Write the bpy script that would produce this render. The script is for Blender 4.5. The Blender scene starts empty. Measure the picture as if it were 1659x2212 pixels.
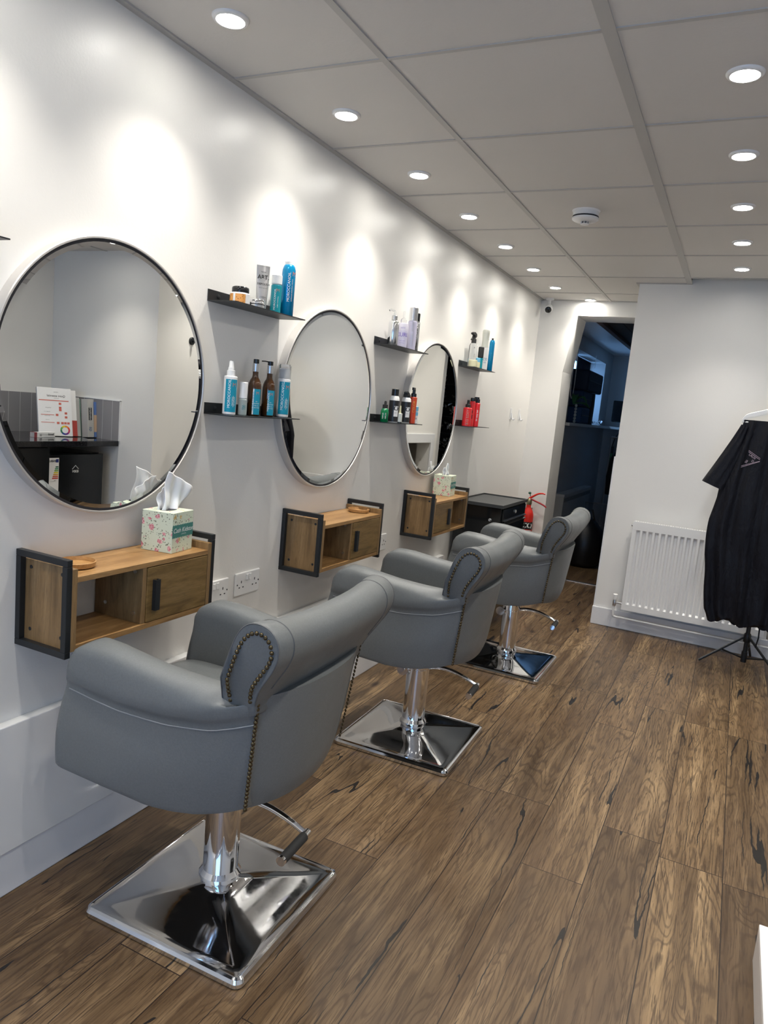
import bpy, bmesh, math, random
from mathutils import Vector, Matrix
random.seed(7)
S = bpy.context.scene
COL = S.collection
PI = math.pi

# ------------------------------------------------------------------ camera
CR = Vector((0.9002, 0.4256, 0.0940)); CU = Vector((0, 0, 0)); CF = Vector((0, 0, 0))
yaw, pitch, roll = 0.4429, -0.1459, 0.0953
def cam_axes(a, b, c):
    f = Vector((-math.sin(a) * math.cos(b), math.cos(a) * math.cos(b), math.sin(b)))
    r = Vector((math.cos(a), math.sin(a), 0)); u = r.cross(f)
    return r * math.cos(c) + u * math.sin(c), -r * math.sin(c) + u * math.cos(c), f
CR, CU, CF = cam_axes(yaw, pitch, roll)
cd = bpy.data.cameras.new('camera'); cam = bpy.data.objects.new('camera', cd); COL.objects.link(cam)
m = Matrix((CR, CU, -CF)).transposed().to_4x4(); m.translation = Vector((1.5635, -0.897, 1.3606))
cam.matrix_world = m
cd.sensor_fit = 'VERTICAL'; cd.sensor_height = 36; cd.sensor_width = 24; cd.lens = 36 * 1561.6 / 2212
cd.clip_start = 0.02; cd.clip_end = 60
S.camera = cam
# ------------------------------------------------------------------ world: overcast evening daylight seen through the windows
W = bpy.data.worlds.new('world'); S.world = W; W.use_nodes = True
bg = W.node_tree.nodes['Background']; bg.inputs[0].default_value = (0.20, 0.42, 0.80, 1); bg.inputs[1].default_value = 4.2
S.view_settings.view_transform = 'Standard'; S.view_settings.look = 'None'; S.view_settings.gamma = 1
S.view_settings.exposure = 0.66; S.view_settings.use_curve_mapping = False
SPOT_W = 19.5; SPOT_ANGLE = 104; SPOT_BLEND = 1.0; LENS_E = 72.0

# ------------------------------------------------------------------ sizes of the room
H = 2.304; YE = 4.934; YS = 4.194; XS = 0.834; YBW = -2.8; XR = 3.49

# ------------------------------------------------------------------ helpers
def link(o, parent=None):
    COL.objects.link(o)
    if parent: o.parent = parent
    return o
def thing(name, label, cat, loc=(0, 0, 0), rz=0, group=None):
    o = bpy.data.objects.new(name, None); link(o); o.location = loc; o.rotation_euler = (0, 0, rz)
    o.empty_display_size = 0.05
    o['label'] = label; o['category'] = cat
    if group: o['group'] = group
    return o
def tag(o, label, cat, group=None, kind=None):
    o['label'] = label; o['category'] = cat
    if group: o['group'] = group
    if kind: o['kind'] = kind
    return o
def struct(o): o['kind'] = 'structure'; return o

class MB:
    def __init__(s): s.v = []; s.f = []; s.mi = []
    def add(s, vs, fs, mi=0):
        n = len(s.v); s.v += [tuple(p) for p in vs]; s.f += [tuple(i + n for i in f) for f in fs]; s.mi += [mi] * len(fs); return s
    def box(s, x0, x1, y0, y1, z0, z1, mi=0):
        vs = [(x, y, z) for z in (z0, z1) for y in (y0, y1) for x in (x0, x1)]
        return s.add(vs, [(0, 2, 3, 1), (4, 5, 7, 6), (0, 1, 5, 4), (2, 6, 7, 3), (0, 4, 6, 2), (1, 3, 7, 5)], mi)
    def lathe(s, prof, c=(0, 0, 0), seg=32, axis='z', mi=0, sx=1, sy=1):
        vs = []; fs = []
        for r, z in prof:
            for k in range(seg):
                a = 2 * PI * k / seg; p = (r * math.cos(a) * sx, r * math.sin(a) * sy, z)
                if axis == 'x': p = (p[2], p[0], p[1])
                if axis == 'y': p = (p[1], p[2], p[0])
                vs.append((p[0] + c[0], p[1] + c[1], p[2] + c[2]))
        for i in range(len(prof) - 1):
            for k in range(seg):
                k2 = (k + 1) % seg
                fs.append((i * seg + k, i * seg + k2, (i + 1) * seg + k2, (i + 1) * seg + k))
        if prof[0][0] > 1e-6: fs.append(tuple(reversed(range(seg))))
        if prof[-1][0] > 1e-6: fs.append(tuple((len(prof) - 1) * seg + k for k in range(seg)))
        return s.add(vs, fs, mi)
    def tube(s, pts, r, seg=10, closed=False, mi=0, cap=True):
        P = [Vector(p) for p in pts]; n = len(P); vs = []; fs = []
        rr = r if isinstance(r, (list, tuple)) else [r] * n
        prev = None
        for i in range(n):
            if closed: t = P[(i + 1) % n] - P[i - 1]
            else: t = P[min(i + 1, n - 1)] - P[max(i - 1, 0)]
            t.normalize()
            if prev is None:
                a = Vector((0, 0, 1)) if abs(t.z) < 0.9 else Vector((1, 0, 0)); u = t.cross(a).normalized()
            else:
                u = (prev - t * prev.dot(t)).normalized()
            prev = u; w = t.cross(u)
            for k in range(seg):
                an = 2 * PI * k / seg; vs.append(P[i] + (u * math.cos(an) + w * math.sin(an)) * rr[i])
        m_ = n if closed else n - 1
        for i in range(m_):
            j = (i + 1) % n
            for k in range(seg):
                k2 = (k + 1) % seg; fs.append((i * seg + k, i * seg + k2, j * seg + k2, j * seg + k))
        if cap and not closed:
            fs.append(tuple(reversed(range(seg)))); fs.append(tuple((n - 1) * seg + k for k in range(seg)))
        return s.add(vs, fs, mi)
    def prism(s, poly, fn, d0, d1, mi=0):
        n = len(poly); vs = [fn(a, b, d0) for a, b in poly] + [fn(a, b, d1) for a, b in poly]
        fs = [tuple(reversed(range(n))), tuple(range(n, 2 * n))] + [(i, (i + 1) % n, (i + 1) % n + n, i + n) for i in range(n)]
        return s.add(vs, fs, mi)
    def loft(s, loops, cap=True, closed=True, mi=0):
        n = len(loops[0]); vs = [p for L in loops for p in L]; fs = []
        for i in range(len(loops) - 1):
            for k in range(n if closed else n - 1):
                k2 = (k + 1) % n; fs.append((i * n + k, i * n + k2, (i + 1) * n + k2, (i + 1) * n + k))
        if cap and closed:
            fs.append(tuple(reversed(range(n)))); fs.append(tuple((len(loops) - 1) * n + k for k in range(n)))
        return s.add(vs, fs, mi)
    def build(s, name, mat, parent=None, smooth=None, bevel=0, seg=2, loc=None, fix=True):
        me = bpy.data.meshes.new(name); me.from_pydata(s.v, [], s.f)
        mats = mat if isinstance(mat, (list, tuple)) else [mat]
        for x in mats: me.materials.append(x)
        if len(mats) > 1: me.polygons.foreach_set('material_index', s.mi)
        if fix:
            b = bmesh.new(); b.from_mesh(me); bmesh.ops.recalc_face_normals(b, faces=b.faces); b.to_mesh(me); b.free()
        if smooth is not None:
            me.polygons.foreach_set('use_smooth', [True] * len(me.polygons)); me.set_sharp_from_angle(angle=math.radians(smooth))
        me.update()
        o = bpy.data.objects.new(name, me); link(o, parent)
        if loc: o.location = loc
        if bevel:
            bv = o.modifiers.new('bevel', 'BEVEL'); bv.width = bevel; bv.segments = seg; bv.limit_method = 'ANGLE'; bv.angle_limit = math.radians(40)
            bv.harden_normals = False
            if smooth is None:
                me.polygons.foreach_set('use_smooth', [False] * len(me.polygons))
        return o
def boxo(name, dims, mat, parent=None, bevel=0, seg=2):
    return MB().box(*dims).build(name, mat, parent, bevel=bevel, seg=seg)
def interp(tab, x):
    if x <= tab[0][0]: return tab[0][1]
    for (a, va), (b, vb) in zip(tab, tab[1:]):
        if x <= b:
            t = (x - a) / (b - a); return va + (vb - va) * t
    return tab[-1][1]
def catmull(P, n, closed=True):
    out = []; N = len(P)
    rng = N if closed else N - 1
    for i in range(rng):
        if closed: p0, p1, p2, p3 = P[i - 1], P[i], P[(i + 1) % N], P[(i + 2) % N]
        else: p0, p1, p2, p3 = P[max(i - 1, 0)], P[i], P[i + 1], P[min(i + 2, N - 1)]
        for k in range(n):
            t = k / n
            out.append(tuple(0.5 * (2 * b + (c - a) * t + (2 * a - 5 * b + 4 * c - d) * t * t + (3 * b - a - 3 * c + d) * t ** 3) for a, b, c, d in zip(p0, p1, p2, p3)))
    if not closed: out.append(tuple(P[-1]))
    return out

# ---- text: a mesh of the built-in font laid through fn(u, v) -> point
_tc = {}
def text_mesh(txt, size, bold=0.0, space=1.0):
    key = (txt, bold, space)
    if key not in _tc:
        c = bpy.data.curves.new('t', 'FONT'); c.body = txt; c.size = 1; c.align_x = 'CENTER'; c.align_y = 'CENTER'; c.offset = bold; c.space_character = space
        c.resolution_u = 3
        o = bpy.data.objects.new('t', c); COL.objects.link(o)
        dg = bpy.context.evaluated_depsgraph_get(); dg.update()
        me = bpy.data.meshes.new_from_object(o.evaluated_get(dg))
        _tc[key] = ([tuple(v.co) for v in me.vertices], [tuple(p.vertices) for p in me.polygons])
        bpy.data.objects.remove(o); bpy.data.curves.remove(c); bpy.data.meshes.remove(me)
    V, F = _tc[key]
    return [(v[0] * size, v[1] * size) for v in V], F
def lettering(parent, name, rows, mat):
    """rows: (txt, size, fn, bold)"""
    mb = MB()
    for txt, size, fn, bold in rows:
        V, F = text_mesh(txt, size, bold); mb.add([fn(u, v) for u, v in V], F)
    return mb.build(name, mat, parent, fix=False)
def cylmap(r, ac, z, vertical=True, c=(0, 0)):
    if vertical: return lambda u, v: (c[0] + r * math.cos(ac - v / r), c[1] + r * math.sin(ac - v / r), z + u)
    return lambda u, v: (c[0] + r * math.cos(ac + u / r), c[1] + r * math.sin(ac + u / r), z + v)

# ---- materials
def mat(name, col=(0.8, 0.8, 0.8), rough=0.5, metal=0.0, spec=0.5, **kw):
    M = bpy.data.materials.new(name); M.use_nodes = True; b = M.node_tree.nodes['Principled BSDF']
    b.inputs['Base Color'].default_value = (*col, 1); b.inputs['Roughness'].default_value = rough; b.inputs['Metallic'].default_value = metal
    b.inputs['Specular IOR Level'].default_value = spec
    for k, v in kw.items(): b.inputs[k.replace('_', ' ')].default_value = v
    return M
class NT:
    def __init__(s, M): s.M = M; s.t = M.node_tree; s.b = s.t.nodes['Principled BSDF']; s.pos = None
    def n(s, typ, **p):
        x = s.t.nodes.new(typ)
        for k, v in p.items(): setattr(x, k, v)
        return x
    def l(s, a, b): s.t.links.new(a, b)
    def setin(s, sock, v):
        if hasattr(v, 'node'): s.l(v, sock)
        else: sock.default_value = v
    def math(s, op, a, b=None, c=None, clamp=False):
        x = s.n('ShaderNodeMath', operation=op, use_clamp=clamp); s.setin(x.inputs[0], a)
        if b is not None: s.setin(x.inputs[1], b)
        if c is not None: s.setin(x.inputs[2], c)
        return x.outputs[0]
    def coord(s, kind='Object'):
        return s.n('ShaderNodeTexCoord').outputs[kind]
    def noise(s, vec, scale=5, detail=3, rough=0.5, dist=0, out='Fac'):
        x = s.n('ShaderNodeTexNoise'); s.l(vec, x.inputs['Vector']); x.inputs['Scale'].default_value = scale; x.inputs['Detail'].default_value = detail
        x.inputs['Roughness'].default_value = rough; x.inputs['Distortion'].default_value = dist; return x.outputs[out]
    def mapping(s, vec, scale=(1, 1, 1), loc=(0, 0, 0), rot=(0, 0, 0)):
        x = s.n('ShaderNodeMapping'); s.l(vec, x.inputs[0]); x.inputs['Scale'].default_value = scale; x.inputs['Location'].default_value = loc; x.inputs['Rotation'].default_value = rot
        return x.outputs[0]
    def ramp(s, fac, stops):
        x = s.n('ShaderNodeValToRGB'); s.setin(x.inputs[0], fac); e = x.color_ramp.elements
        while len(e) < len(stops): e.new(0.5)
        for i, (p, c) in enumerate(stops): e[i].position = p; e[i].color = (*c, 1) if len(c) == 3 else c
        return x.outputs[0]
    def mix(s, fac, a, b, mode='MIX'):
        x = s.n('ShaderNodeMix', data_type='RGBA', blend_type=mode); s.setin(x.inputs[0], fac)
        s.setin(x.inputs[6], a if hasattr(a, 'node') else (*a, 1)); s.setin(x.inputs[7], b if hasattr(b, 'node') else (*b, 1)); return x.outputs[2]
    def bump(s, h, strength=0.2, dist=0.01):
        x = s.n('ShaderNodeBump'); s.l(h, x.inputs['Height']); x.inputs['Strength'].default_value = strength; x.inputs['Distance'].default_value = dist
        s.l(x.outputs[0], s.b.inputs['Normal'])
    def color(s, c): s.l(c, s.b.inputs['Base Color'])
    def rough(s, r): s.l(r, s.b.inputs['Roughness'])
    def comb(s, x, y, z):
        c = s.n('ShaderNodeCombineXYZ'); s.setin(c.inputs[0], x); s.setin(c.inputs[1], y); s.setin(c.inputs[2], z); return c.outputs[0]
    def sep(s, v):
        c = s.n('ShaderNodeSeparateXYZ'); s.l(v, c.inputs[0]); return c.outputs

def wall_mat(name, col, rough=0.38, bump=0.25):
    M = mat(name, col, rough); t = NT(M); p = t.coord()
    a = t.noise(p, 130, 4, 0.6); b = t.noise(p, 9, 3, 0.5)
    h = t.math('ADD', t.math('MULTIPLY', a, 0.35), b)
    t.bump(h, bump, 0.004)
    t.color(t.mix(t.noise(p, 2.5, 3), tuple(x * 0.965 for x in col), col))
    return M
M_wall = wall_mat('wall_paint', (0.84, 0.825, 0.79), 0.36, 0.22)
M_gloss = wall_mat('gloss_paint', (0.76, 0.765, 0.76), 0.13, 0.03)
M_skirt = wall_mat('skirting_paint', (0.78, 0.785, 0.80), 0.3, 0.08)
M_ceil = wall_mat('ceiling_tile', (0.63, 0.61, 0.585), 0.6, 0.3)
M_tee = mat('ceiling_grid', (0.46, 0.45, 0.43), 0.5)
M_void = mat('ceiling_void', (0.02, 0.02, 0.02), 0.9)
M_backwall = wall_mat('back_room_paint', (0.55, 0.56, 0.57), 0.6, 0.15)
M_chrome = mat('chrome', (0.82, 0.82, 0.83), 0.06, 1.0)
M_steel = mat('brushed_steel', (0.62, 0.62, 0.62), 0.28, 1.0)
def chrome_base():
    M = mat('scuffed_chrome', (0.70, 0.71, 0.73), 0.07, 1.0); t = NT(M); p = t.coord()
    n = t.noise(p, 30, 6, 0.7); t.rough(t.ramp(n, [(0.35, (0.03,) * 3), (0.75, (0.11,) * 3)])); return M
M_base = chrome_base()
M_black = mat('black_metal', (0.010, 0.012, 0.014), 0.42)
M_blackg = mat('black_gloss', (0.008, 0.009, 0.010), 0.12)
M_rubber = mat('black_rubber', (0.018, 0.018, 0.018), 0.75)
M_white = mat('white_plastic', (0.80, 0.80, 0.79), 0.3)
M_whiteem = mat('white_card', (0.80, 0.80, 0.80), 0.5)
M_red = mat('red_paint', (0.62, 0.022, 0.014), 0.2)
M_brass = mat('antique_brass', (0.105, 0.082, 0.048), 0.32, 1.0)
M_mirror = mat('mirror_glass', (0.90, 0.91, 0.90), 0.0, 1.0)
M_mframe = mat('mirror_frame', (0.62, 0.60, 0.575), 0.36, 0.55)
M_dark = mat('dark_line', (0.015, 0.015, 0.02), 0.6)
M_turq = mat('turquoise_label', (0.0, 0.27, 0.40), 0.4)
M_canblue = mat('blue_can', (0.0, 0.25, 0.50), 0.22, 0.25)
M_tealb = mat('teal_bottle', (0.0, 0.26, 0.32), 0.3)
M_copper = mat('copper_ink', (0.50, 0.22, 0.17), 0.45)
M_amber = mat('amber_glass', (0.055, 0.022, 0.006), 0.06, 0, 0.6)
M_inkw = mat('white_ink', (0.78, 0.8, 0.8), 0.5)
M_inkk = mat('black_ink', (0.015, 0.015, 0.015), 0.5)
M_clear = mat('clear_plastic', (0.93, 0.94, 0.94), 0.05, 0, 0.5, Transmission_Weight=0.9, IOR=1.25)
M_frost = mat('frosted_glass', (0.55, 0.62, 0.60), 0.3, 0, 0.5, Transmission_Weight=0.45, IOR=1.3)
M_silver = mat('silver_foil', (0.75, 0.76, 0.78), 0.16, 1.0)
M_lilac = mat('lilac_plastic', (0.56, 0.54, 0.68), 0.35)
M_purple = mat('purple_ink', (0.22, 0.17, 0.50), 0.5)
M_green = mat('green_bottle', (0.0, 0.17, 0.055), 0.15)
M_orange = mat('orange_red_plastic', (0.62, 0.065, 0.02), 0.3)
M_yink = mat('yellow_ink', (0.7, 0.42, 0.08), 0.5)
M_redb = mat('red_plastic', (0.74, 0.025, 0.03), 0.3)
M_lblue = mat('light_blue', (0.15, 0.45, 0.66), 0.4)
M_cream = mat('cream_plastic', (0.66, 0.64, 0.42), 0.35)
M_hoth = mat('honeycomb_orange', (0.72, 0.30, 0.06), 0.45)
t_ = NT(M_hoth); v_ = t_.n('ShaderNodeTexVoronoi'); t_.l(t_.coord(), v_.inputs['Vector']); v_.inputs['Scale'].default_value = 160
t_.color(t_.mix(t_.math('LESS_THAN', v_.outputs['Distance'], 0.28), (0.74, 0.34, 0.09), (0.35, 0.12, 0.02)))
M_lens = mat('lamp_lens', (1, 1, 1), 0.5, Emission_Color=(1.0, 0.97, 0.90, 1), Emission_Strength=LENS_E)
M_glass = mat('window_glass', (0.9, 0.95, 1), 0.0)
_t = M_glass.node_tree; _a = _t.nodes.new('ShaderNodeBsdfTransparent'); _g = _t.nodes.new('ShaderNodeBsdfGlossy'); _g.inputs['Roughness'].default_value = 0.02; _m = _t.nodes.new('ShaderNodeMixShader'); _m.inputs[0].default_value = 0.07
_t.links.new(_a.outputs[0], _m.inputs[1]); _t.links.new(_g.outputs[0], _m.inputs[2]); _t.links.new(_m.outputs[0], _t.nodes['Material Output'].inputs['Surface'])
M_tissue = mat('tissue_paper', (0.86, 0.86, 0.87), 0.8, Subsurface_Weight=0.1)

def leather():
    M = mat('grey_leather', (0.23, 0.23, 0.22), 0.42, 0, 0.45); t = NT(M); p = t.coord()
    n1 = t.noise(p, 210, 4, 0.75); n2 = t.noise(p, 7, 4, 0.6); n3 = t.noise(p, 55, 3, 0.6)
    c = t.mix(n1, (0.075, 0.088, 0.098), (0.190, 0.205, 0.212)); c = t.mix(t.math('MULTIPLY', n2, 0.7), c, (0.135, 0.138, 0.134)); t.color(c)
    t.rough(t.ramp(n2, [(0.3, (0.36,) * 3), (0.7, (0.5,) * 3)]))
    t.bump(t.math('ADD', t.math('MULTIPLY', n1, 0.4), n3), 0.10, 0.002); return M
M_leather = leather()
M_stitch = mat('grey_thread', (0.28, 0.29, 0.30), 0.6)
M_pipe = mat('dark_grey_piping', (0.09, 0.095, 0.10), 0.5)

def oak(name, c0, c1, c2, axis='y', scale=1.0):
    M = mat(name, c1, 0.42); t = NT(M); p = t.coord()
    sc = {'y': (22, 2.2, 22), 'z': (22, 22, 2.2), 'x': (2.2, 22, 22)}[axis]
    q = t.mapping(p, tuple(a * scale for a in sc)); n = t.noise(q, 1.6, 5, 0.62, 0.8); f = t.noise(q, 14, 3, 0.6)
    c = t.ramp(n, [(0.28, c0), (0.52, c1), (0.75, c2)]); c = t.mix(t.ramp(f, [(0.35, (0.45,) * 3), (0.5, (0,) * 3)]), c, tuple(x * 0.55 for x in c1)); t.color(c)
    t.bump(f, 0.05, 0.002); return M
M_oak = oak('oak_board', (0.21, 0.105, 0.035), (0.36, 0.20, 0.075), (0.48, 0.29, 0.125))
M_oakv = oak('oak_side', (0.15, 0.085, 0.033), (0.27, 0.16, 0.066), (0.38, 0.24, 0.11), 'z')
M_oakd = oak('oak_door', (0.10, 0.055, 0.016), (0.21, 0.125, 0.04), (0.29, 0.18, 0.07), 'y', 1.3)
M_dish = oak('bamboo', (0.34, 0.17, 0.055), (0.46, 0.25, 0.09), (0.55, 0.32, 0.13), 'x')

def floor_mat():
    M = mat('oak_plank_floor', (0.2, 0.12, 0.06), 0.42); t = NT(M); p = t.coord(); X, Y, Z = t.sep(p)
    PW = 0.19; PL = 1.26
    u = t.math('DIVIDE', t.math('SUBTRACT', X, 1.151 - 10 * PW), PW); i = t.math('FLOOR', u); fu = t.math('SUBTRACT', u, i)
    wn = t.n('ShaderNodeTexWhiteNoise', noise_dimensions='1D'); t.l(i, wn.inputs['W'])
    v = t.math('ADD', t.math('DIVIDE', Y, PL), t.math('MULTIPLY', wn.outputs['Value'], 7.31)); j = t.math('FLOOR', v); fv = t.math('SUBTRACT', v, j)
    wc = t.n('ShaderNodeTexWhiteNoise', noise_dimensions='3D'); t.l(t.comb(i, j, 3.0), wc.inputs['Vector']); rv = wc.outputs['Value']; rc = t.sep(wc.outputs['Color'])
    gx = t.math('ADD', X, t.math('MULTIPLY', rc[0], 20)); gy = t.math('ADD', Y, t.math('MULTIPLY', rc[1], 20)); gz = t.math('MULTIPLY', rv, 11)
    g1 = t.comb(t.math('MULTIPLY', gx, 6.5), t.math('MULTIPLY', gy, 0.75), gz)
    broad = t.noise(g1, 1.1, 2, 0.55, 0.5)
    rings = t.math('MULTIPLY', t.math('ADD', t.math('SINE', t.math('MULTIPLY', t.math('ADD', broad, t.math('MULTIPLY', t.noise(t.comb(t.math('MULTIPLY', gx, 60), t.math('MULTIPLY', gy, 14), gz), 1.0, 3, 0.6), 0.022)), 150.0)), 1.0), 0.5)
    fine = t.noise(t.comb(t.math('MULTIPLY', gx, 240), t.math('MULTIPLY', gy, 9), gz), 1.0, 3, 0.65, 0.25)
    mid = t.noise(t.comb(t.math('MULTIPLY', gx, 22), t.math('MULTIPLY', gy, 1.5), gz), 1.0, 5, 0.6, 0.5)
    blot = t.noise(t.comb(t.math('MULTIPLY', gx, 3.5), t.math('MULTIPLY', gy, 1.6), gz), 1.0, 4, 0.6, 0.3)
    c = t.ramp(mid, [(0.25, (0.066, 0.042, 0.022)), (0.5, (0.152, 0.100, 0.052)), (0.75, (0.31, 0.217, 0.118))])
    tone = t.ramp(rv, [(0.0, (0.62, 0.58, 0.55)), (0.45, (0.92, 0.89, 0.86)), (1.0, (1.28, 1.25, 1.2))])
    c = t.mix(1.0, c, tone, 'MULTIPLY')
    c = t.mix(t.ramp(blot, [(0.42, (0.0,) * 3), (0.72, (0.6,) * 3)]), c, (0.105, 0.062, 0.032))
    rfac = t.math('MULTIPLY', t.ramp(rings, [(0.0, (0.75,) * 3), (0.36, (0.0,) * 3)]), t.ramp(blot, [(0.3, (1.0,) * 3), (0.62, (0.4,) * 3)]))
    c = t.mix(rfac, c, (0.040, 0.021, 0.010))
    c = t.mix(t.ramp(fine, [(0.38, (0.8,) * 3), (0.48, (0.0,) * 3)]), c, (0.045, 0.025, 0.012))
    # cracks
    wob = t.noise(t.comb(t.math('MULTIPLY', gx, 8.0), t.math('MULTIPLY', gy, 9.0), gz), 1.0, 3, 0.6)
    cr = t.noise(t.comb(t.math('ADD', t.math('MULTIPLY', gx, 15.0), t.math('MULTIPLY', wob, 0.35)), t.math('MULTIPLY', gy, 0.55), gz), 1.0, 1, 0.4)
    cm = t.noise(t.comb(t.math('MULTIPLY', gx, 6.0), t.math('MULTIPLY', gy, 1.8), t.math('ADD', gz, 5)), 1.0, 3, 0.6)
    wid = t.math('MINIMUM', t.math('MULTIPLY', t.math('SUBTRACT', cm, 0.505, clamp=True), 0.13), 0.0080)
    crack = t.math('LESS_THAN', t.math('ABSOLUTE', t.math('SUBTRACT', cr, 0.5)), wid)
    # knots
    vo = t.n('ShaderNodeTexVoronoi'); t.l(t.comb(t.math('MULTIPLY', gx, 5.2), t.math('MULTIPLY', gy, 2.6), gz), vo.inputs['Vector']); vo.inputs['Scale'].default_value = 0.85; vo.inputs['Randomness'].default_value = 1
    kn = t.ramp(vo.outputs['Distance'], [(0.03, (0.9,) * 3), (0.11, (0.0,) * 3)])
    c = t.mix(kn, c, (0.022, 0.012, 0.008))
    c = t.mix(crack, c, (0.010, 0.008, 0.007))
    sx = t.math('MULTIPLY', t.math('MINIMUM', fu, t.math('SUBTRACT', 1.0, fu)), PW); sy = t.math('MULTIPLY', t.math('MINIMUM', fv, t.math('SUBTRACT', 1.0, fv)), PL)
    seam = t.math('LESS_THAN', t.math('MINIMUM', sx, sy), 0.0015)
    c = t.mix(seam, c, (0.018, 0.010, 0.006))
    t.color(c)
    t.rough(t.ramp(mid, [(0.3, (0.34,) * 3), (0.7, (0.46,) * 3)]))
    h = t.math('SUBTRACT', t.math('ADD', t.math('MULTIPLY', fine, 0.5), t.math('MULTIPLY', rings, 0.25)), t.math('ADD', t.math('MULTIPLY', seam, 1.5), t.math('MULTIPLY', crack, 1.0)))
    t.bump(h, 0.35, 0.0012)
    return M
M_floor = floor_mat()

# ================================================================== SETTING
# floor, ceiling, walls
struct(boxo('floor', (-0.3, XR + 0.2, YBW - 0.2, 9.0, -0.12, 0.0), M_floor))
# ceiling: tiles with an open strip (dark void) along the right part of the stub wall
mb = MB()
mb.box(-0.15, XR + 0.1, YBW - 0.1, 4.010, H, H + 0.02); mb.box(-0.15, 1.15, 4.010, YS + 0.02, H, H + 0.02); mb.box(-0.15, 0.95, YS + 0.02, YE + 0.05, H, H + 0.02)
mb.box(0.95, 2.2, 4.314, YE + 0.34, H, H + 0.02)
struct(mb.build('ceiling', M_ceil))
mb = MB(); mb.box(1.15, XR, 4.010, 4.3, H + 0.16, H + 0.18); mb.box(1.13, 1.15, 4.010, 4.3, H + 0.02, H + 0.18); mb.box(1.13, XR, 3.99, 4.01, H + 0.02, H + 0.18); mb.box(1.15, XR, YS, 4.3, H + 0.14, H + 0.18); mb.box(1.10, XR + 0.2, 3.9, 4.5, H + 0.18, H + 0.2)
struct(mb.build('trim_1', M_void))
# suspended grid, each rail of the two directions, and the wall angle
mb = MB(); zt = H - 0.004
for x in (0.532, 1.138, 1.738, 2.338, 2.938):
    w = 0.0105 if x != 1.138 else 0.017
    mb.box(x - w, x + w, YBW, YE if x < 0.8 else (YS if x > 0.9 else YS), zt, H + 0.001)
for k in range(-6, 7):
    y = 0.9985 + 0.6 * k + 0.005
    mb.box(0.022, XR if y < YS else XS, y - 0.007, y + 0.007, zt + 0.001, H + 0.001)
mb.box(0.0, 0.022, YBW, YE, zt - 0.001, H + 0.001); mb.box(0.0, XS, YE - 0.02, YE, zt - 0.001, H + 0.001)
mb.box(XS, 1.15, YS - 0.02, YS, zt - 0.001, H + 0.001); mb.box(XS - 0.02, XS, YS - 0.02, YE, zt - 0.001, H + 0.001)
struct(mb.build('trim_2', M_tee))
# left wall (continues into the back room with a window opening there)
WY0, WY1, WZ0, WZ1 = 6.42, 8.2, 1.365, 2.10
mb = MB(); mb.box(-0.3, 0, YBW, 5.27, -0.05, H + 0.2)
struct(mb.build('wall_left', M_wall))
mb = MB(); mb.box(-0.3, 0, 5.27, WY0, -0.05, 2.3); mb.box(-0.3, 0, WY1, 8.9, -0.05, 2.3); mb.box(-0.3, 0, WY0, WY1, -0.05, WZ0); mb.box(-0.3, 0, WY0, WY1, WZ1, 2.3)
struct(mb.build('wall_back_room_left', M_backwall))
# end wall with the doorway (left jamb leans in above 1.75 m)
poly = [(-0.01, -0.02), (0.237, -0.02), (0.237, 1.755), (0.300, 2.19), (XS + 0.02, 2.19), (XS + 0.02, H + 0.1), (-0.01, H + 0.1)]
mb = MB(); mb.prism(poly, lambda a, b, d: (a, d, b), YE, 5.27); struct(mb.build('wall_end', M_wall))
# stub wall block: front face at YS, side face with the low cupboard opening
CY0, CY1, CZ = 4.33, 4.80, 1.085
mb = MB()
mb.box(XS, XR + 0.2, YS, YS + 0.12, -0.02, H + 0.15)
mb.box(XS, XS + 0.10, YS + 0.12, CY0, -0.02, H); mb.box(XS, XS + 0.10, CY1, 4.95, -0.02, H); mb.box(XS + 0.10, XS + 0.115, 4.80, 5.17, -0.02, H); mb.box(XS, XS + 0.10, CY0, CY1, CZ, H)
mb.box(XS + 0.10, 2.2, 5.17, 5.27, -0.02, H)
struct(mb.build('wall_right_stub', M_wall))
mb = MB(); a = 0.075
mb.box(XS - 0.013, XS, CY0 - a, CY0, 0.0, CZ + a); mb.box(XS - 0.013, XS, CY1, CY1 + a, 0.0, CZ + a); mb.box(XS - 0.013, XS, CY0, CY1, CZ, CZ + a)
struct(mb.build('trim_3', M_skirt, bevel=0.003))
struct(boxo('wall_cupboard_back', (1.6, 1.65, 4.31, 5.17, 0, H), M_wall))
# nook on the right, seen in the mirrors
mb = MB(); mb.box(2.40, XR + 0.2, 3.206, YS, -0.02, H + 0.02); struct(mb.build('wall_nook', M_wall))
struct(boxo('wall_right', (XR, XR + 0.15, YBW, 3.206, -0.02, H + 0.02), M_wall))
# shop front behind the photographer, with its window opening
mb = MB(); mb.box(-0.3, XR + 0.15, YBW - 0.15, YBW, -0.02, 0.35); mb.box(-0.3, XR + 0.15, YBW - 0.15, YBW, 1.85, H + 0.05)
mb.box(-0.3, 0.95, YBW - 0.15, YBW, 0.35, 1.85); mb.box(2.45, XR + 0.15, YBW - 0.15, YBW, 0.35, 1.85)
struct(mb.build('wall_front', M_wall))
mb = MB()
for x in (0.95, 1.68, 2.41): mb.box(x, x + 0.04, YBW - 0.10, YBW - 0.05, 0.35, 1.85)
mb.box(0.95, 2.45, YBW - 0.10, YBW - 0.05, 0.35, 0.39); mb.box(0.95, 2.45, YBW - 0.10, YBW - 0.05, 1.81, 1.85)
struct(mb.build('window_1', M_white))
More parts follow.
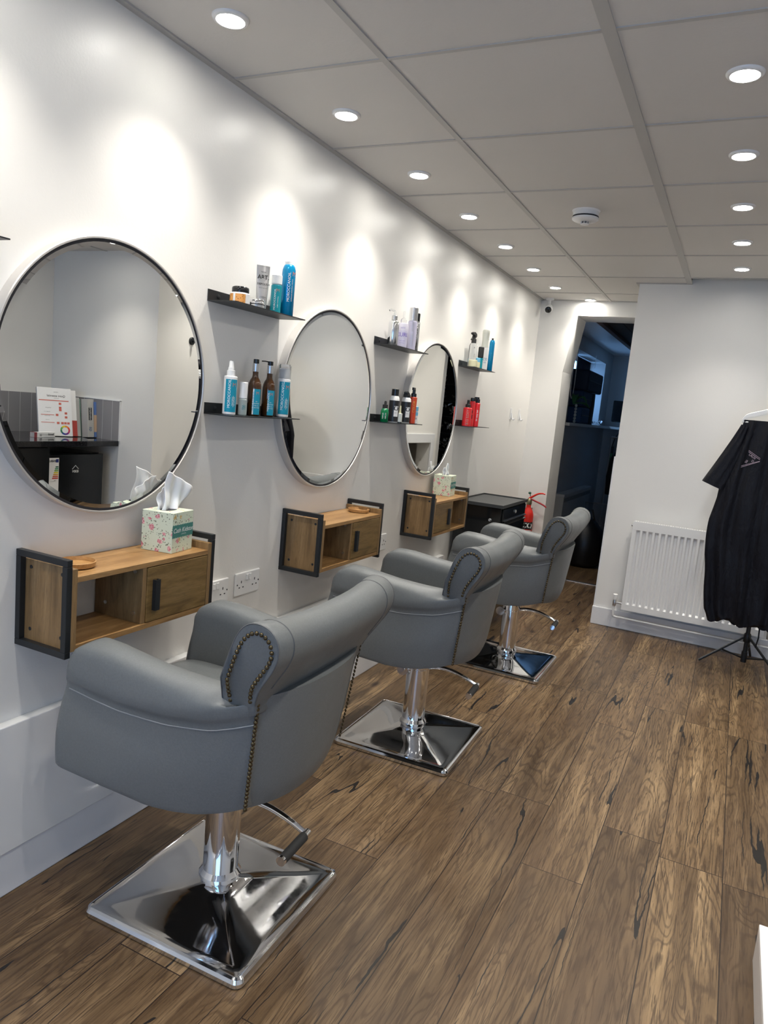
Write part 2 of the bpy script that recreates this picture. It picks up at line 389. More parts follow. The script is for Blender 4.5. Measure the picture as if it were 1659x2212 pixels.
# back room shell
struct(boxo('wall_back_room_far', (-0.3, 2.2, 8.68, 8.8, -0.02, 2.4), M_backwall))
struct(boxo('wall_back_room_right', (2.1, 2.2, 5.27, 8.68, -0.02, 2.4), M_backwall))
struct(boxo('ceiling_back_room', (-0.3, 2.2, 5.27, 8.8, 2.25, 2.3), mat('back_ceiling_paint', (0.80, 0.82, 0.84), 0.3)))
struct(boxo('trim_4', (0.237, XS, 5.40, 5.44, 0.0, 0.006), M_steel, bevel=0.002))
# skirting boards
def skirting(name, dims): return struct(boxo(name, dims, M_skirt, bevel=0.004))
skirting('baseboard_left', (0, 0.02, YBW, YE, 0, 0.128))
skirting('baseboard_stub', (XS - 0.012, 2.40, YS - 0.016, YS, 0, 0.125))
skirting('baseboard_stub_side', (XS - 0.012, XS, YS, CY0 - a, 0, 0.125))
skirting('baseboard_nook', (2.384, 2.40, 3.206, YS - 0.016, 0, 0.125))
struct(boxo('trim_5', (XS - 0.008, XS, YS - 0.003, YS + 0.05, 0.125, 1.166), M_skirt))

# ---- portals for the daylight
def portal(x, y, z, rot, sx, sz):
    l = bpy.data.lights.new('daylight_portal', 'AREA'); l.shape = 'RECTANGLE'; l.size = sx; l.size_y = sz; l.cycles.is_portal = True
    o = bpy.data.objects.new('daylight_portal', l); link(o); o.location = (x, y, z); o.rotation_euler = rot
portal(1.70, YBW - 0.12, 1.10, (PI / 2, 0, 0), 1.5, 1.5)
portal(-0.27, (WY0 + WY1) / 2, (WZ0 + WZ1) / 2, (0, -PI / 2, 0), WZ1 - WZ0, WY1 - WY0)

# ================================================================== DOWNLIGHTS
def downlight(x, y, label, rowgroup):
    t = thing('downlight', label, 'ceiling light', (x, y, H), 0, rowgroup)
    MB().lathe([(0.034, -0.003), (0.037, -0.008), (0.044, -0.0075), (0.0475, -0.003), (0.048, 0.0)], seg=40).build('bezel', M_white, t, smooth=50)
    MB().lathe([(0.034, -0.0035), (0.033, -0.0055), (0.0, -0.0065)], seg=32).build('lens', M_lens, t, smooth=60)
    l = bpy.data.lights.new('lamp', 'SPOT'); l.energy = SPOT_W; l.color = (1.0, 0.945, 0.86); l.spot_size = math.radians(SPOT_ANGLE); l.spot_blend = SPOT_BLEND; l.shadow_soft_size = 0.018
    o = bpy.data.objects.new('lamp', l); link(o, t); o.location = (0, 0, -0.012)
    return t
ordn = ['nearest', 'second', 'third', 'fourth', 'fifth', 'sixth', 'seventh']
for k in range(-5, 7):
    y = 0.706 + 0.6125 * k
    lab = ('small round downlight, %s in the visible row beside the mirror wall' % ordn[k]) if k >= 0 else 'small round downlight near the mirror wall, outside the picture'
    downlight(0.235, y, lab, 'downlights along the mirror wall')
for k in range(-7, 5):
    y = 1.308 + 0.604 * k
    lab = ('small round downlight, %s from the front in the right-hand row' % ordn[k]) if k >= 0 else 'small round downlight of the right-hand row, outside the picture'
    downlight(1.437, y, lab, 'downlights of the right row')
downlight(0.391, 4.871, 'small round downlight above the doorway at the far end wall', 'downlights along the mirror wall')
for y in (-2.0, -0.5, 0.7, 1.9, 2.8): downlight(2.66, y, 'small round downlight over the tea counter nook, outside the picture', 'downlights over the nook')
downlight(2.05, 3.6, 'small round downlight before the coat hook wall, outside the picture', 'downlights over the nook')

# ================================================================== MIRRORS
R0 = 0.364
def mirror(yc, zc, label):
    t = thing('round_mirror', label, 'mirror', (0, yc, zc - R0), 0, 'round mirrors along the left wall')
    prof = [(R0 - 0.006, 0.006), (R0 - 0.006, 0.031), (R0 - 0.005, 0.033), (R0 - 0.001, 0.033), (R0 + 0.001, 0.031), (R0 + 0.001, 0.0), (R0 - 0.006, 0.0)]
    mb = MB(); seg = 128; vs = []; fs = []
    for r, x in prof:
        for k in range(seg):
            an = 2 * PI * k / seg; vs.append((x, r * math.cos(an), R0 + r * math.sin(an)))
    n = len(prof)
    for i in range(n):
        for k in range(seg): fs.append((i * seg + k, i * seg + (k + 1) % seg, ((i + 1) % n) * seg + (k + 1) % seg, ((i + 1) % n) * seg + k))
    mb.add(vs, fs); mb.build('frame', M_mframe, t, smooth=35)
    mb = MB(); mb.lathe([(0.0, 0.0300), (R0 - 0.024, 0.0300), (R0 - 0.0062, 0.0285)], (0, 0, 0), seg=128, axis='x')
    o = mb.build('mirror_glass', M_mirror, t, smooth=1, fix=True); o.location = (0, 0, R0)
    mb = MB(); mb.lathe([(R0 - 0.0062, 0.0), (R0 - 0.0062, 0.0290), (R0 - 0.0073, 0.0291)], seg=128, axis='x')
    o = mb.build('rim_line', M_dark, t, smooth=30); o.location = (0, 0, R0)
    return t
mirror(0.5634, 1.360, 'largest-looking round mirror, nearest the camera, with thin silver frame')
mirror(1.717, 1.360, 'middle round wall mirror with silver frame between the shelf pairs')
mirror(2.84, 1.358, 'farthest round wall mirror with silver frame, above the tissue box by the black drawers')

# ================================================================== WALL SHELVES
def wall_shelf(y0, y1, z, depth, label):
    t = thing('wall_shelf', label, 'shelf', (0, (y0 + y1) / 2, z), 0, 'thin black metal wall shelves')
    w = (y1 - y0) / 2
    mb = MB(); mb.box(0.0, depth, -w, w, 0, 0.003); mb.box(0.0, 0.003, -w, w, 0.003, 0.037)
    mb.build('shelf_plate', M_black, t)
    for s in (-1, 1):
        MB().lathe([(0.007, 0.003), (0.007, 0.0045), (0.004, 0.006), (0, 0.006)], (0, s * (w - 0.05), 0.02), seg=16, axis='x').build('screw', M_black, t, smooth=40)
    return t
ZL, ZU = 1.279, 1.633
wall_shelf(-0.20, 0.185, ZU, 0.11, 'black metal shelf tip at the left picture edge, above the other')
wall_shelf(-0.20, 0.170, ZL, 0.11, 'black metal shelf tip at the left picture edge, in front of the big mirror')
wall_shelf(0.956, 1.356, ZU, 0.112, 'upper black metal shelf between the first and second mirrors')
wall_shelf(0.970, 1.370, ZL, 0.112, 'lower black metal shelf between the first and second mirrors')
wall_shelf(2.118, 2.518, ZU, 0.106, 'upper black metal shelf between the second and third mirrors')
wall_shelf(2.145, 2.545, ZL, 0.100, 'lower black metal shelf between the second and third mirrors')
wall_shelf(3.235, 3.635, ZU, 0.104, 'upper black metal shelf beyond the third mirror')
wall_shelf(3.275, 3.655, ZL, 0.100, 'lower black metal shelf beyond the third mirror')

# ================================================================== BOTTLES AND JARS
def wrapm(r, a0, a1, z0, z1, n=24):
    """a label patch on a cylinder"""
    mb = MB(); vs = []; fs = []
    for k in range(n + 1):
        a = a0 + (a1 - a0) * k / n
        vs += [(r * math.cos(a), r * math.sin(a), z0), (r * math.cos(a), r * math.sin(a), z1)]
    for k in range(n): fs.append((2 * k, 2 * k + 2, 2 * k + 3, 2 * k + 1))
    return mb.add(vs, fs)
def cam_angle(x, y): return math.atan2(-0.897 - y, 1.5635 - x)
def rprof(r, z0, z1, e=0.003): return [(r - e, z0), (r, z0 + e), (r, z1 - e), (r - e, z1)]
D = math.radians
ZLs, ZUs = ZL + 0.003, ZU + 0.003
G1U, G1L, G2U, G2L, G3U, G3L = ['products on the %s shelf' % s for s in ('first upper', 'first lower', 'second upper', 'second lower', 'third upper', 'third lower')]
def start(name, label, cat, x, y, z, g): return thing(name, label, cat, (x, y, z), 0, g), cam_angle(x, y)
def moroccan(t, r, A, z0, z1, size=None, mw=True, span=(-0.75, 1.25)):
    zc = (z0 + z1) / 2; hgt = z1 - z0
    wrapm(r + 0.0004, A + span[0], A + span[1], z0, z1).build('label', M_turq, t, smooth=60)
    sz = size or hgt * 0.118
    lettering(t, 'lettering', [('MOROCCANOIL', sz, cylmap(r + 0.0008, A - 0.10, zc + hgt * 0.06), 0.0)], M_inkw)
    rows = [(s_, sz * 0.42, cylmap(r + 0.0008, A + 0.42 + 0.17 * q, zc - hgt * 0.17), 0.0) for q, s_ in enumerate(['TREATMENT', 'MOISTURE MIST', 'ALL IN ONE'])]
    lettering(t, 'small_print', rows, M_inkw)
    if mw: lettering(t, 'monogram', [('M', sz * 1.5, cylmap(r + 0.0009, A + 0.62, zc + hgt * 0.33, False), 0.0)], M_copper)

# --- first lower shelf
t, A = start('spray_bottle', 'white spray bottle with turquoise label, leftmost on the first lower shelf', 'bottle', 0.055, 1.028, ZLs, G1L)
r = 0.0215
MB().lathe(rprof(r, 0, 0.126)).build('body', M_white, t, smooth=40)
MB().lathe([(0.0135, 0.126), (0.0135, 0.143), (0.010, 0.145), (0.010, 0.152), (0.0085, 0.154), (0.0075, 0.172), (0.006, 0.174)], seg=24).build('spray_head', M_white, t, smooth=40)
moroccan(t, r, A, 0.010, 0.115)
t, A = start('serum_bottle', 'small frosted glass bottle with white cap beside the white spray bottle', 'bottle', 0.062, 1.090, ZLs, G1L)
MB().lathe(rprof(0.0145, 0, 0.056)).build('body', M_frost, t, smooth=40)
MB().lathe(rprof(0.0135, 0.056, 0.111, 0.002)).build('cap', M_white, t, smooth=40)
lettering(t, 'emblem', [('*', 0.03, cylmap(0.0149, A + 0.3, 0.024, False), 0.0), ('R31', 0.008, cylmap(0.0149, A + 0.3, 0.022, False), 0.0)], M_tealb)
def amber(x, y, nozzle, label):
    t, A = start('oil_bottle', label, 'bottle', x, y, ZLs, G1L); r = 0.0225
    MB().lathe([(r - 0.003, 0), (r, 0.003), (r, 0.100), (r * 0.94, 0.110), (r * 0.75, 0.122), (0.0115, 0.130), (0.010, 0.138), (0.010, 0.154)], seg=36).build('body', M_amber, t, smooth=60)
    MB().lathe(rprof(0.0112, 0.150, 0.178, 0.001), seg=28).build('collar', M_steel, t, smooth=40)
    mb = MB(); mb.lathe(rprof(0.0098, 0.178, 0.192, 0.001), seg=24)
    if nozzle: mb.tube([(0, 0, 0.189), (-0.012, -0.014, 0.191), (-0.020, -0.024, 0.190)], 0.002, 8)
    mb.build('pump', M_blackg, t, smooth=40)
    lo = -0.15 if not nozzle else -0.05
    wrapm(r + 0.0004, A + lo, A + 1.1, 0.006, 0.092).build('label', M_turq, t, smooth=60)
    if not nozzle: wrapm(r + 0.0005, A - 0.20, A - 0.02, 0.006, 0.092, 6).build('label_edge', M_whiteem, t, smooth=60)
    lettering(t, 'lettering', [('MOROCCANOIL', 0.0088, cylmap(r + 0.0008, A + (0.06 if nozzle else -0.11), 0.052), 0.0)] , M_inkw if nozzle else M_turq)
    rows = [(s_, 0.0045, cylmap(r + 0.0008, A + 0.42, 0.05 - 0.007 * q, False), 0.0) for q, s_ in enumerate(['OIL', 'TREATMENT', 'FOR ALL', 'HAIR TYPES'])]
    lettering(t, 'small_print', rows, M_inkw)
    lettering(t, 'monogram', [('M', 0.015, cylmap(r + 0.0009, A + 0.5, 0.078, False), 0.0)], M_copper)
amber(0.058, 1.156, False, 'brown glass oil bottle with plain black cap, left of the pair')
amber(0.060, 1.236, True, 'brown glass oil bottle with black pump spout, right of the pair')
t, A = start('foam_bottle', 'white bottle with clear dome cap at the right end of the first lower shelf', 'bottle', 0.062, 1.325, ZLs, G1L)
r = 0.0228
MB().lathe(rprof(r, 0, 0.140, 0.004)).build('body', M_white, t, smooth=40)
MB().lathe([(0.017, 0.140), (0.017, 0.155), (0.016, 0.157), (0.016, 0.172), (0.012, 0.176)], seg=24).build('pump', mat('pale_pump', (0.62, 0.64, 0.66), 0.3), t, smooth=40)
MB().lathe([(r - 0.0005, 0.140), (r - 0.0008, 0.186), (r - 0.003, 0.190), (0, 0.190)], seg=32).build('clear_cap', M_clear, t, smooth=40)
moroccan(t, r, A, 0.012, 0.128)
# --- first upper shelf
t, A = start('hair_jar', 'squat jar with honeycomb label and black lid on the first upper shelf', 'jar', 0.060, 1.043, ZUs, G1U); r = 0.032
MB().lathe(rprof(r, 0, 0.036)).build('body', M_white, t, smooth=40)
MB().lathe([(0.027, 0.036), (0.0275, 0.038), (0.0275, 0.050), (0.026, 0.054), (0.022, 0.056), (0, 0.056)]).build('lid', M_blackg, t, smooth=50)
for a0, a1 in ((A - 1.5, A - 0.75), (A - 0.5, A + 0.55)): wrapm(r + 0.0004, a0, a1, 0.003, 0.031).build('label', M_hoth, t, smooth=60)
t, A = start('compact_tin', 'flat silver compact tin with dark rim beside the honeycomb jar', 'tin', 0.070, 1.120, ZUs, G1U)
MB().lathe([(0.024, 0), (0.0265, 0.002), (0.0265, 0.012), (0.025, 0.013), (0.0265, 0.014), (0.0265, 0.026), (0.024, 0.029), (0, 0.030)], seg=40).build('body', M_silver, t, smooth=40)
MB().lathe([(0.0268, 0.0115), (0.0268, 0.0145)], seg=40).build('rim', M_dark, t, smooth=40)
t, A = start('styling_tube', 'silver squeeze tube standing on its cap on the first upper shelf', 'tube', 0.045, 1.178, ZUs, G1U)
loops = []
for z, hw, hd in ((0.014, 0.017, 0.017), (0.03, 0.0185, 0.017), (0.06, 0.020, 0.014), (0.09, 0.0215, 0.0095), (0.12, 0.0225, 0.005), (0.138, 0.023, 0.0022), (0.150, 0.023, 0.0015)):
    loops.append([(math.sin(2 * PI * k / 32) * hd, math.cos(2 * PI * k / 32) * hw, z) for k in range(32)])
o = MB().loft(loops).build('body', mat('silver_tube', (0.50, 0.50, 0.51), 0.28, 0.75), t, smooth=50); o.rotation_euler = (0, 0, A + 0.28)
o = MB().lathe(rprof(0.0165, 0, 0.014, 0.001), seg=32).build('cap', M_steel, t, smooth=40)
def tubemap(a0, xo): 
    ca, sa = math.cos(A + 0.28), math.sin(A + 0.28)
    return lambda z, dpt: (lambda u, v: (ca * dpt - sa * (u + xo), sa * dpt + ca * (u + xo), z + v))
tm = tubemap(0, 0)
lettering(t, 'lettering', [('ART.', 0.019, tm(0.111, 0.0068), 0.02), ('DEPOLISH', 0.0095, tm(0.088, 0.0112), 0.01), ('TECNI', 0.006, tm(0.128, 0.0045), 0.0), ('STRUCTURE PASTE', 0.0035, tm(0.075, 0.0128), 0.0), ("L'OREAL", 0.006, tm(0.045, 0.0168), 0.0)], M_inkk)
t, A = start('mousse_bottle', 'teal bottle with white cap between the silver tube and blue spray can', 'bottle', 0.060, 1.240, ZUs, G1U); r = 0.0185
MB().lathe(rprof(r, 0, 0.098)).build('body', M_tealb, t, smooth=40)
MB().lathe(rprof(r - 0.0004, 0.098, 0.132)).build('cap', M_white, t, smooth=40)
lettering(t, 'lettering', [('MOROCCANOIL', 0.0095, cylmap(r + 0.0005, A - 0.2, 0.048), 0.0), ('CURL CONTROL', 0.005, cylmap(r + 0.0005, A + 0.4, 0.04), 0.0)], M_inkw)
lettering(t, 'monogram', [('M', 0.016, cylmap(r + 0.0006, A + 0.3, 0.078, False), 0.0)], M_copper)
t, A = start('aerosol_can', 'tall blue spray can with white top on the first upper shelf', 'spray can', 0.066, 1.300, ZUs, G1U); r = 0.0238
MB().lathe([(r - 0.002, 0), (r, 0.002), (r, 0.150), (r * 0.97, 0.160), (r * 0.84, 0.171), (r * 0.66, 0.178)], seg=40).build('body', M_canblue, t, smooth=60)
mb = MB(); mb.lathe([(0.0165, 0.176), (0.0165, 0.187), (0.013, 0.191), (0.009, 0.200), (0.006, 0.203)], seg=24); mb.tube([(0, 0, 0.195), (0.009, 0.004, 0.192)], 0.0035, 8)
mb.build('nozzle_top', M_white, t, smooth=40)
lettering(t, 'lettering', [('MOROCCANOIL', 0.0135, cylmap(r + 0.0006, A + 0.12, 0.100), 0.0), ('LUMINOUS HAIRSPRAY STRONG', 0.0052, cylmap(r + 0.0006, A + 0.62, 0.09), 0.0)], M_inkw)
lettering(t, 'monogram', [('M', 0.022, cylmap(r + 0.0007, A + 0.85, 0.145, False), 0.0)], M_copper)
# --- second upper shelf
t, A = start('pump_bottle', 'chrome-look bottle with clear pump, leftmost on the second upper shelf', 'bottle', 0.055, 2.198, ZUs, G2U); r = 0.0245
MB().lathe([(r - 0.002, 0), (r, 0.003), (r, 0.105), (r * 0.9, 0.113), (0.013, 0.117)], seg=36).build('body', M_silver, t, smooth=50)
MB().lathe(rprof(0.0135, 0.117, 0.138, 0.002), seg=24).build('collar', M_steel, t, smooth=40)
mb = MB(); mb.tube([(0, 0, 0.138), (0, 0, 0.160)], 0.004, 8); mb.tube([(0, 0, 0.158), (-0.012, -0.018, 0.162), (-0.016, -0.026, 0.157)], 0.004, 8); mb.build('pump', M_clear, t, smooth=40)
t, A = start('curl_spray_bottle', 'lilac plastic bottle with slim clear spray nozzle on the second upper shelf', 'bottle', 0.055, 2.300, ZUs, G2U); r = 0.0255
MB().lathe([(r - 0.002, 0), (r, 0.004), (r, 0.104), (r * 0.92, 0.115), (0.015, 0.119)], seg=36).build('body', mat('clear_lilac', (0.66, 0.64, 0.74), 0.25), t, smooth=50)
MB().lathe([(0.0145, 0.118), (0.0145, 0.132), (0.009, 0.140), (0.005, 0.142), (0.0045, 0.172), (0.003, 0.175)], seg=24).build('nozzle', M_clear, t, smooth=40)
wrapm(r + 0.0004, A - 1.2, A + 1.2, 0.004, 0.082).build('label', M_lilac, t, smooth=60)
lettering(t, 'lettering', [('CURL', 0.026, cylmap(r + 0.0008, A, 0.062, False), 0.02), ('WOW', 0.008, cylmap(r + 0.0008, A, 0.094, False), 0.0), ('SNAG-FREE', 0.006, cylmap(r + 0.0008, A, 0.034, False), 0.0), ('DETANGLER', 0.005, cylmap(r + 0.0008, A, 0.024, False), 0.0)], M_purple)
t, A = start('lilac_bottle', 'tallest bottle of the second upper shelf, lilac body and chrome cap', 'bottle', 0.060, 2.395, ZUs, G2U); r = 0.0225
MB().lathe(rprof(r, 0, 0.140)).build('body', M_lilac, t, smooth=40)
MB().lathe(rprof(r - 0.001, 0.140, 0.204, 0.002), seg=36).build('cap', M_silver, t, smooth=40)
lettering(t, 'lettering', [('COLOR WOW', 0.017, cylmap(r + 0.0006, A + 0.15, 0.080), 0.0), ('SHAMPOO', 0.006, cylmap(r + 0.0006, A - 0.2, 0.04), 0.0)], M_steel)
t, A = start('silver_aerosol', 'silver spray can with black cap at the right of the second upper shelf', 'spray can', 0.052, 2.458, ZUs, G2U); r = 0.018
MB().lathe([(r - 0.002, 0), (r, 0.002), (r, 0.138), (r * 0.85, 0.148)], seg=32).build('body', M_silver, t, smooth=50)
MB().lathe(rprof(r * 0.82, 0.148, 0.187, 0.002), seg=28).build('cap', M_blackg, t, smooth=40)
lettering(t, 'lettering', [('WOW', 0.018, cylmap(r + 0.0006, A + 0.3, 0.09), 0.0)], M_inkk)
# --- second lower shelf
t, A = start('dropper_bottle', 'green bottle with black dropper on the second lower shelf', 'bottle', 0.055, 2.187, ZLs, G2L); r = 0.019
MB().lathe([(r - 0.002, 0), (r, 0.002), (r, 0.052), (r * 0.8, 0.062), (0.011, 0.066)], seg=32).build('body', M_green, t, smooth=50)
MB().lathe([(0.0125, 0.064), (0.0125, 0.082), (0.006, 0.083), (0.006, 0.095), (0.004, 0.099), (0, 0.1)], seg=24).build('dropper', M_rubber, t, smooth=40)
lettering(t, 'lettering', [('REPAIR', 0.009, cylmap(r + 0.0006, A - 0.4, 0.03), 0.0), ('SERUM', 0.009, cylmap(r + 0.0006, A + 0.3, 0.03), 0.0)], M_inkw)
def black_can(y, label, spray):
    t, A = start('hairspray_can', label, 'spray can', 0.055, y, ZLs, G2L); r = 0.0245
    MB().lathe([(r - 0.002, 0), (r, 0.002), (r, 0.108), (r * 0.9, 0.120), (0.0155, 0.130)], seg=36).build('body', M_white, t, smooth=50)
    wrapm(r + 0.0004, 0, 2 * PI, 0.006, 0.106, 40).build('wrap', mat('can_black', (0.02, 0.02, 0.022), 0.35), t, smooth=60)
    if spray:
        mb = MB(); mb.lathe([(0.0185, 0.128), (0.0185, 0.140), (0.012, 0.150)], seg=24); mb.prism([(-0.018, 0.138), (0.018, 0.138), (0.016, 0.148), (-0.008, 0.158), (-0.018, 0.153)], lambda a, b, d: (d, a, b), -0.009, 0.009)
        mb.build('spray_head', M_blackg, t, smooth=40)
    else: MB().lathe(rprof(0.0175, 0.128, 0.160, 0.001), seg=28).build('cap', M_blackg, t, smooth=40)
    wrapm(r + 0.0008, A + 0.05, A + 0.95, 0.030, 0.080, 10).build('label', M_whiteem, t, smooth=60)
    lettering(t, 'lettering', [('O', 0.030, cylmap(r + 0.0012, A + 0.45, 0.068, False), 0.04), ('osmo', 0.006, cylmap(r + 0.0012, A + 0.4, 0.048, False), 0.0)], M_inkk)
black_can(2.283, 'black and white can with plain ribbed cap on the second lower shelf', False)
black_can(2.420, 'black and white can with angled spray top on the second lower shelf', True)
t, A = start('nail_oil_bottle', 'tiny clear bottle with pale applicator standing before the black cans', 'bottle', 0.082, 2.300, ZLs, G2L)
MB().lathe(rprof(0.0125, 0, 0.048, 0.002), seg=28).build('body', mat('tiny_white', (0.6, 0.62, 0.58), 0.25), t, smooth=40)
MB().lathe([(0.006, 0.048), (0.0045, 0.060), (0.0035, 0.078), (0.002, 0.085)], seg=16).build('applicator', M_cream, t, smooth=40)
MB().lathe(rprof(0.0128, 0, 0.007, 0.001), seg=28).build('base', M_blackg, t, smooth=40)
t, A = start('orange_spray_bottle', 'slim orange-red bottle with black sprayer on the second lower shelf', 'bottle', 0.058, 2.496, ZLs, G2L); r = 0.0185
MB().lathe(rprof(r, 0, 0.134, 0.002)).build('body', M_orange, t, smooth=40)
mb = MB(); mb.lathe([(0.014, 0.134), (0.014, 0.150), (0.008, 0.154), (0.008, 0.172)], seg=20); mb.box(-0.005, 0.005, -0.016, 0.006, 0.168, 0.181); mb.build('spray_head', M_blackg, t, smooth=40)
lettering(t, 'lettering', [('COLOR', 0.017, cylmap(r + 0.0006, A + 0.35, 0.085), 0.0)], M_yink)
t, A = start('travel_bottle', 'small white and light blue bottle at the right of the second lower shelf', 'bottle', 0.062, 2.530, ZLs, G2L); r = 0.0135
MB().lathe(rprof(r, 0, 0.055, 0.002), seg=28).build('body', M_white, t, smooth=40)
MB().lathe([(r - 0.001, 0.055), (r - 0.001, 0.067)], seg=28).build('band', M_white, t, smooth=40)
mb = MB(); mb.lathe([(r + 0.0004, 0.042), (r + 0.0004, 0.060)], seg=28); mb.lathe(rprof(r, 0.064, 0.088, 0.002), seg=28); mb.build('cap', M_lblue, t, smooth=40)
lettering(t, 'lettering', [('K18', 0.012, cylmap(r + 0.0006, A, 0.027, False), 0.0)], M_inkk)
# --- third upper shelf
t, A = start('trigger_spray_bottle', 'clear bottle with black trigger sprayer on the third upper shelf', 'bottle', 0.050, 3.322, ZUs, G3U); r = 0.025
MB().lathe([(r - 0.002, 0.0), (r, 0.003), (r, 0.128), (r * 0.8, 0.140), (0.014, 0.144)], seg=32).build('body', M_clear, t, smooth=50)
MB().lathe(rprof(r - 0.002, 0.002, 0.03, 0.001)).build('liquid', mat('clear_liquid', (0.75, 0.75, 0.68), 0.1), t, smooth=40)
mb = MB(); mb.lathe(rprof(0.0145, 0.142, 0.168, 0.001), seg=20); mb.tube([(0, 0, 0.165), (0, 0.002, 0.185), (0, -0.005, 0.198)], 0.009, 10)
mb.prism([(-0.040, 0.200), (-0.012, 0.208), (0.020, 0.200), (0.026, 0.188), (0.010, 0.176), (-0.010, 0.190), (-0.035, 0.192)], lambda a, b, d: (d, a, b), -0.009, 0.009)
mb.tube([(0, -0.018, 0.192), (0, -0.032, 0.172), (0, -0.050, 0.158)], 0.0035, 8); mb.build('trigger_head', M_rubber, t, smooth=40)
lettering(t, 'lettering', [('R', 0.012, cylmap(r + 0.0006, A + 0.35, 0.115, False), 0.0), ('STYLE', 0.008, cylmap(r + 0.0006, A + 0.5, 0.07), 0.0)], M_inkk)
t, A = start('cream_jar', 'squat pale cream jar in front of the trigger sprayer', 'jar', 0.078, 3.270, ZUs, G3U); r = 0.026
MB().lathe(rprof(r, 0, 0.040, 0.002)).build('body', M_cream, t, smooth=40)
t, A = start('cream_pot', 'small pale pot with blue lid beside the squat cream jar', 'jar', 0.085, 3.338, ZUs, G3U)
MB().lathe(rprof(0.014, 0, 0.034, 0.002), seg=24).build('body', M_cream, t, smooth=40)
MB().lathe(rprof(0.0135, 0.034, 0.060, 0.002), seg=24).build('cap', M_lblue, t, smooth=40)
t, A = start('root_spray_bottle', 'short teal bottle with tall black cap on the third upper shelf', 'bottle', 0.062, 3.440, ZUs, G3U); r = 0.0165
MB().lathe(rprof(r, 0, 0.068, 0.002), seg=28).build('body', M_tealb, t, smooth=40)
MB().lathe(rprof(r + 0.001, 0.068, 0.135, 0.004), seg=28).build('cap', M_rubber, t, smooth=40)
lettering(t, 'lettering', [('MOOD', 0.009, cylmap(r + 0.0006, A - 0.1, 0.03), 0.0)], M_inkw)
t, A = start('mist_bottle', 'tall white refillable mist bottle with curved neck on the third upper shelf', 'bottle', 0.050, 3.535, ZUs, G3U); r = 0.0245
MB().lathe(rprof(r, 0, 0.142, 0.003)).build('body', M_white, t, smooth=40)
MB().lathe([(0.0235, 0.142), (0.021, 0.165), (0.0205, 0.19), (0.023, 0.225), (0.024, 0.243), (0.019, 0.249)]).build('neck', mat('mist_neck', (0.62, 0.63, 0.56), 0.3), t, smooth=50)
mb = MB(); mb.prism([(0.018, 0.244), (0.040, 0.238), (0.056, 0.196), (0.052, 0.193), (0.034, 0.218), (0.018, 0.205)], lambda a, b, d: (d, a, b), -0.007, 0.007); mb.build('trigger', M_white, t, smooth=40)
lettering(t, 'lettering', [('CO', 0.022, cylmap(r + 0.0006, A + 0.45, 0.068, False), 0.0), ('GO', 0.012, cylmap(r + 0.0006, A + 0.45, 0.048, False), 0.0)], M_canblue)
t, A = start('slim_blue_can', 'slim blue aerosol at the right end of the third upper shelf', 'spray can', 0.078, 3.590, ZUs, G3U); r = 0.0165
MB().lathe([(r - 0.002, 0), (r, 0.002), (r, 0.178), (r * 0.8, 0.190), (r * 0.6, 0.194)], seg=28).build('body', M_canblue, t, smooth=50)
MB().lathe(rprof(0.006, 0.194, 0.206, 0.001), seg=16).build('nozzle', M_rubber, t, smooth=40)
lettering(t, 'lettering', [('VOLUME', 0.014, cylmap(r + 0.0006, A + 0.1, 0.09), 0.0)], M_turq)
# --- third lower shelf
def redb(x, y, r, h, cap0, cap1, label, txt, tcol, kind='cap', name='styling_can'):
    t, A = start(name, label, 'bottle', x, y, ZLs, G3L)
    MB().lathe([(r - 0.002, 0), (r, 0.002), (r, h - 0.004), (r - 0.004, h)], seg=32).build('body', M_redb, t, smooth=40)
    if kind == 'pump': MB().lathe([(0.015, h), (0.015, h + 0.018), (0.009, h + 0.021), (0.008, h + 0.045)], seg=20).build('pump', M_rubber, t, smooth=40)
    else: MB().lathe(rprof(cap0, h, cap1, 0.002), seg=24).build('cap', M_blackg, t, smooth=40)
    lettering(t, 'lettering', [(txt, r * 0.85, cylmap(r + 0.0006, A + 0.15, h * 0.48), 0.02)], tcol)
redb(0.060, 3.318, 0.0265, 0.113, 0, 0, 'wide red bottle with black pump, leftmost on the third lower shelf', 'BIG SEXY', M_copper, 'pump', 'red_pump_bottle')
redb(0.050, 3.425, 0.0175, 0.155, 0.015, 0.176, 'slim red can with flat black cap behind the red pump bottle', 'sexy hair', M_inkk)
redb(0.068, 3.470, 0.0165, 0.148, 0.0125, 0.172, 'slim red can with white and black vertical name on the third lower shelf', 'big sexy hair', M_inkw)
redb(0.040, 3.525, 0.0165, 0.132, 0.0165, 0.185, 'red can with tall black cap, rearmost on the third lower shelf', 'sexy', M_inkk)

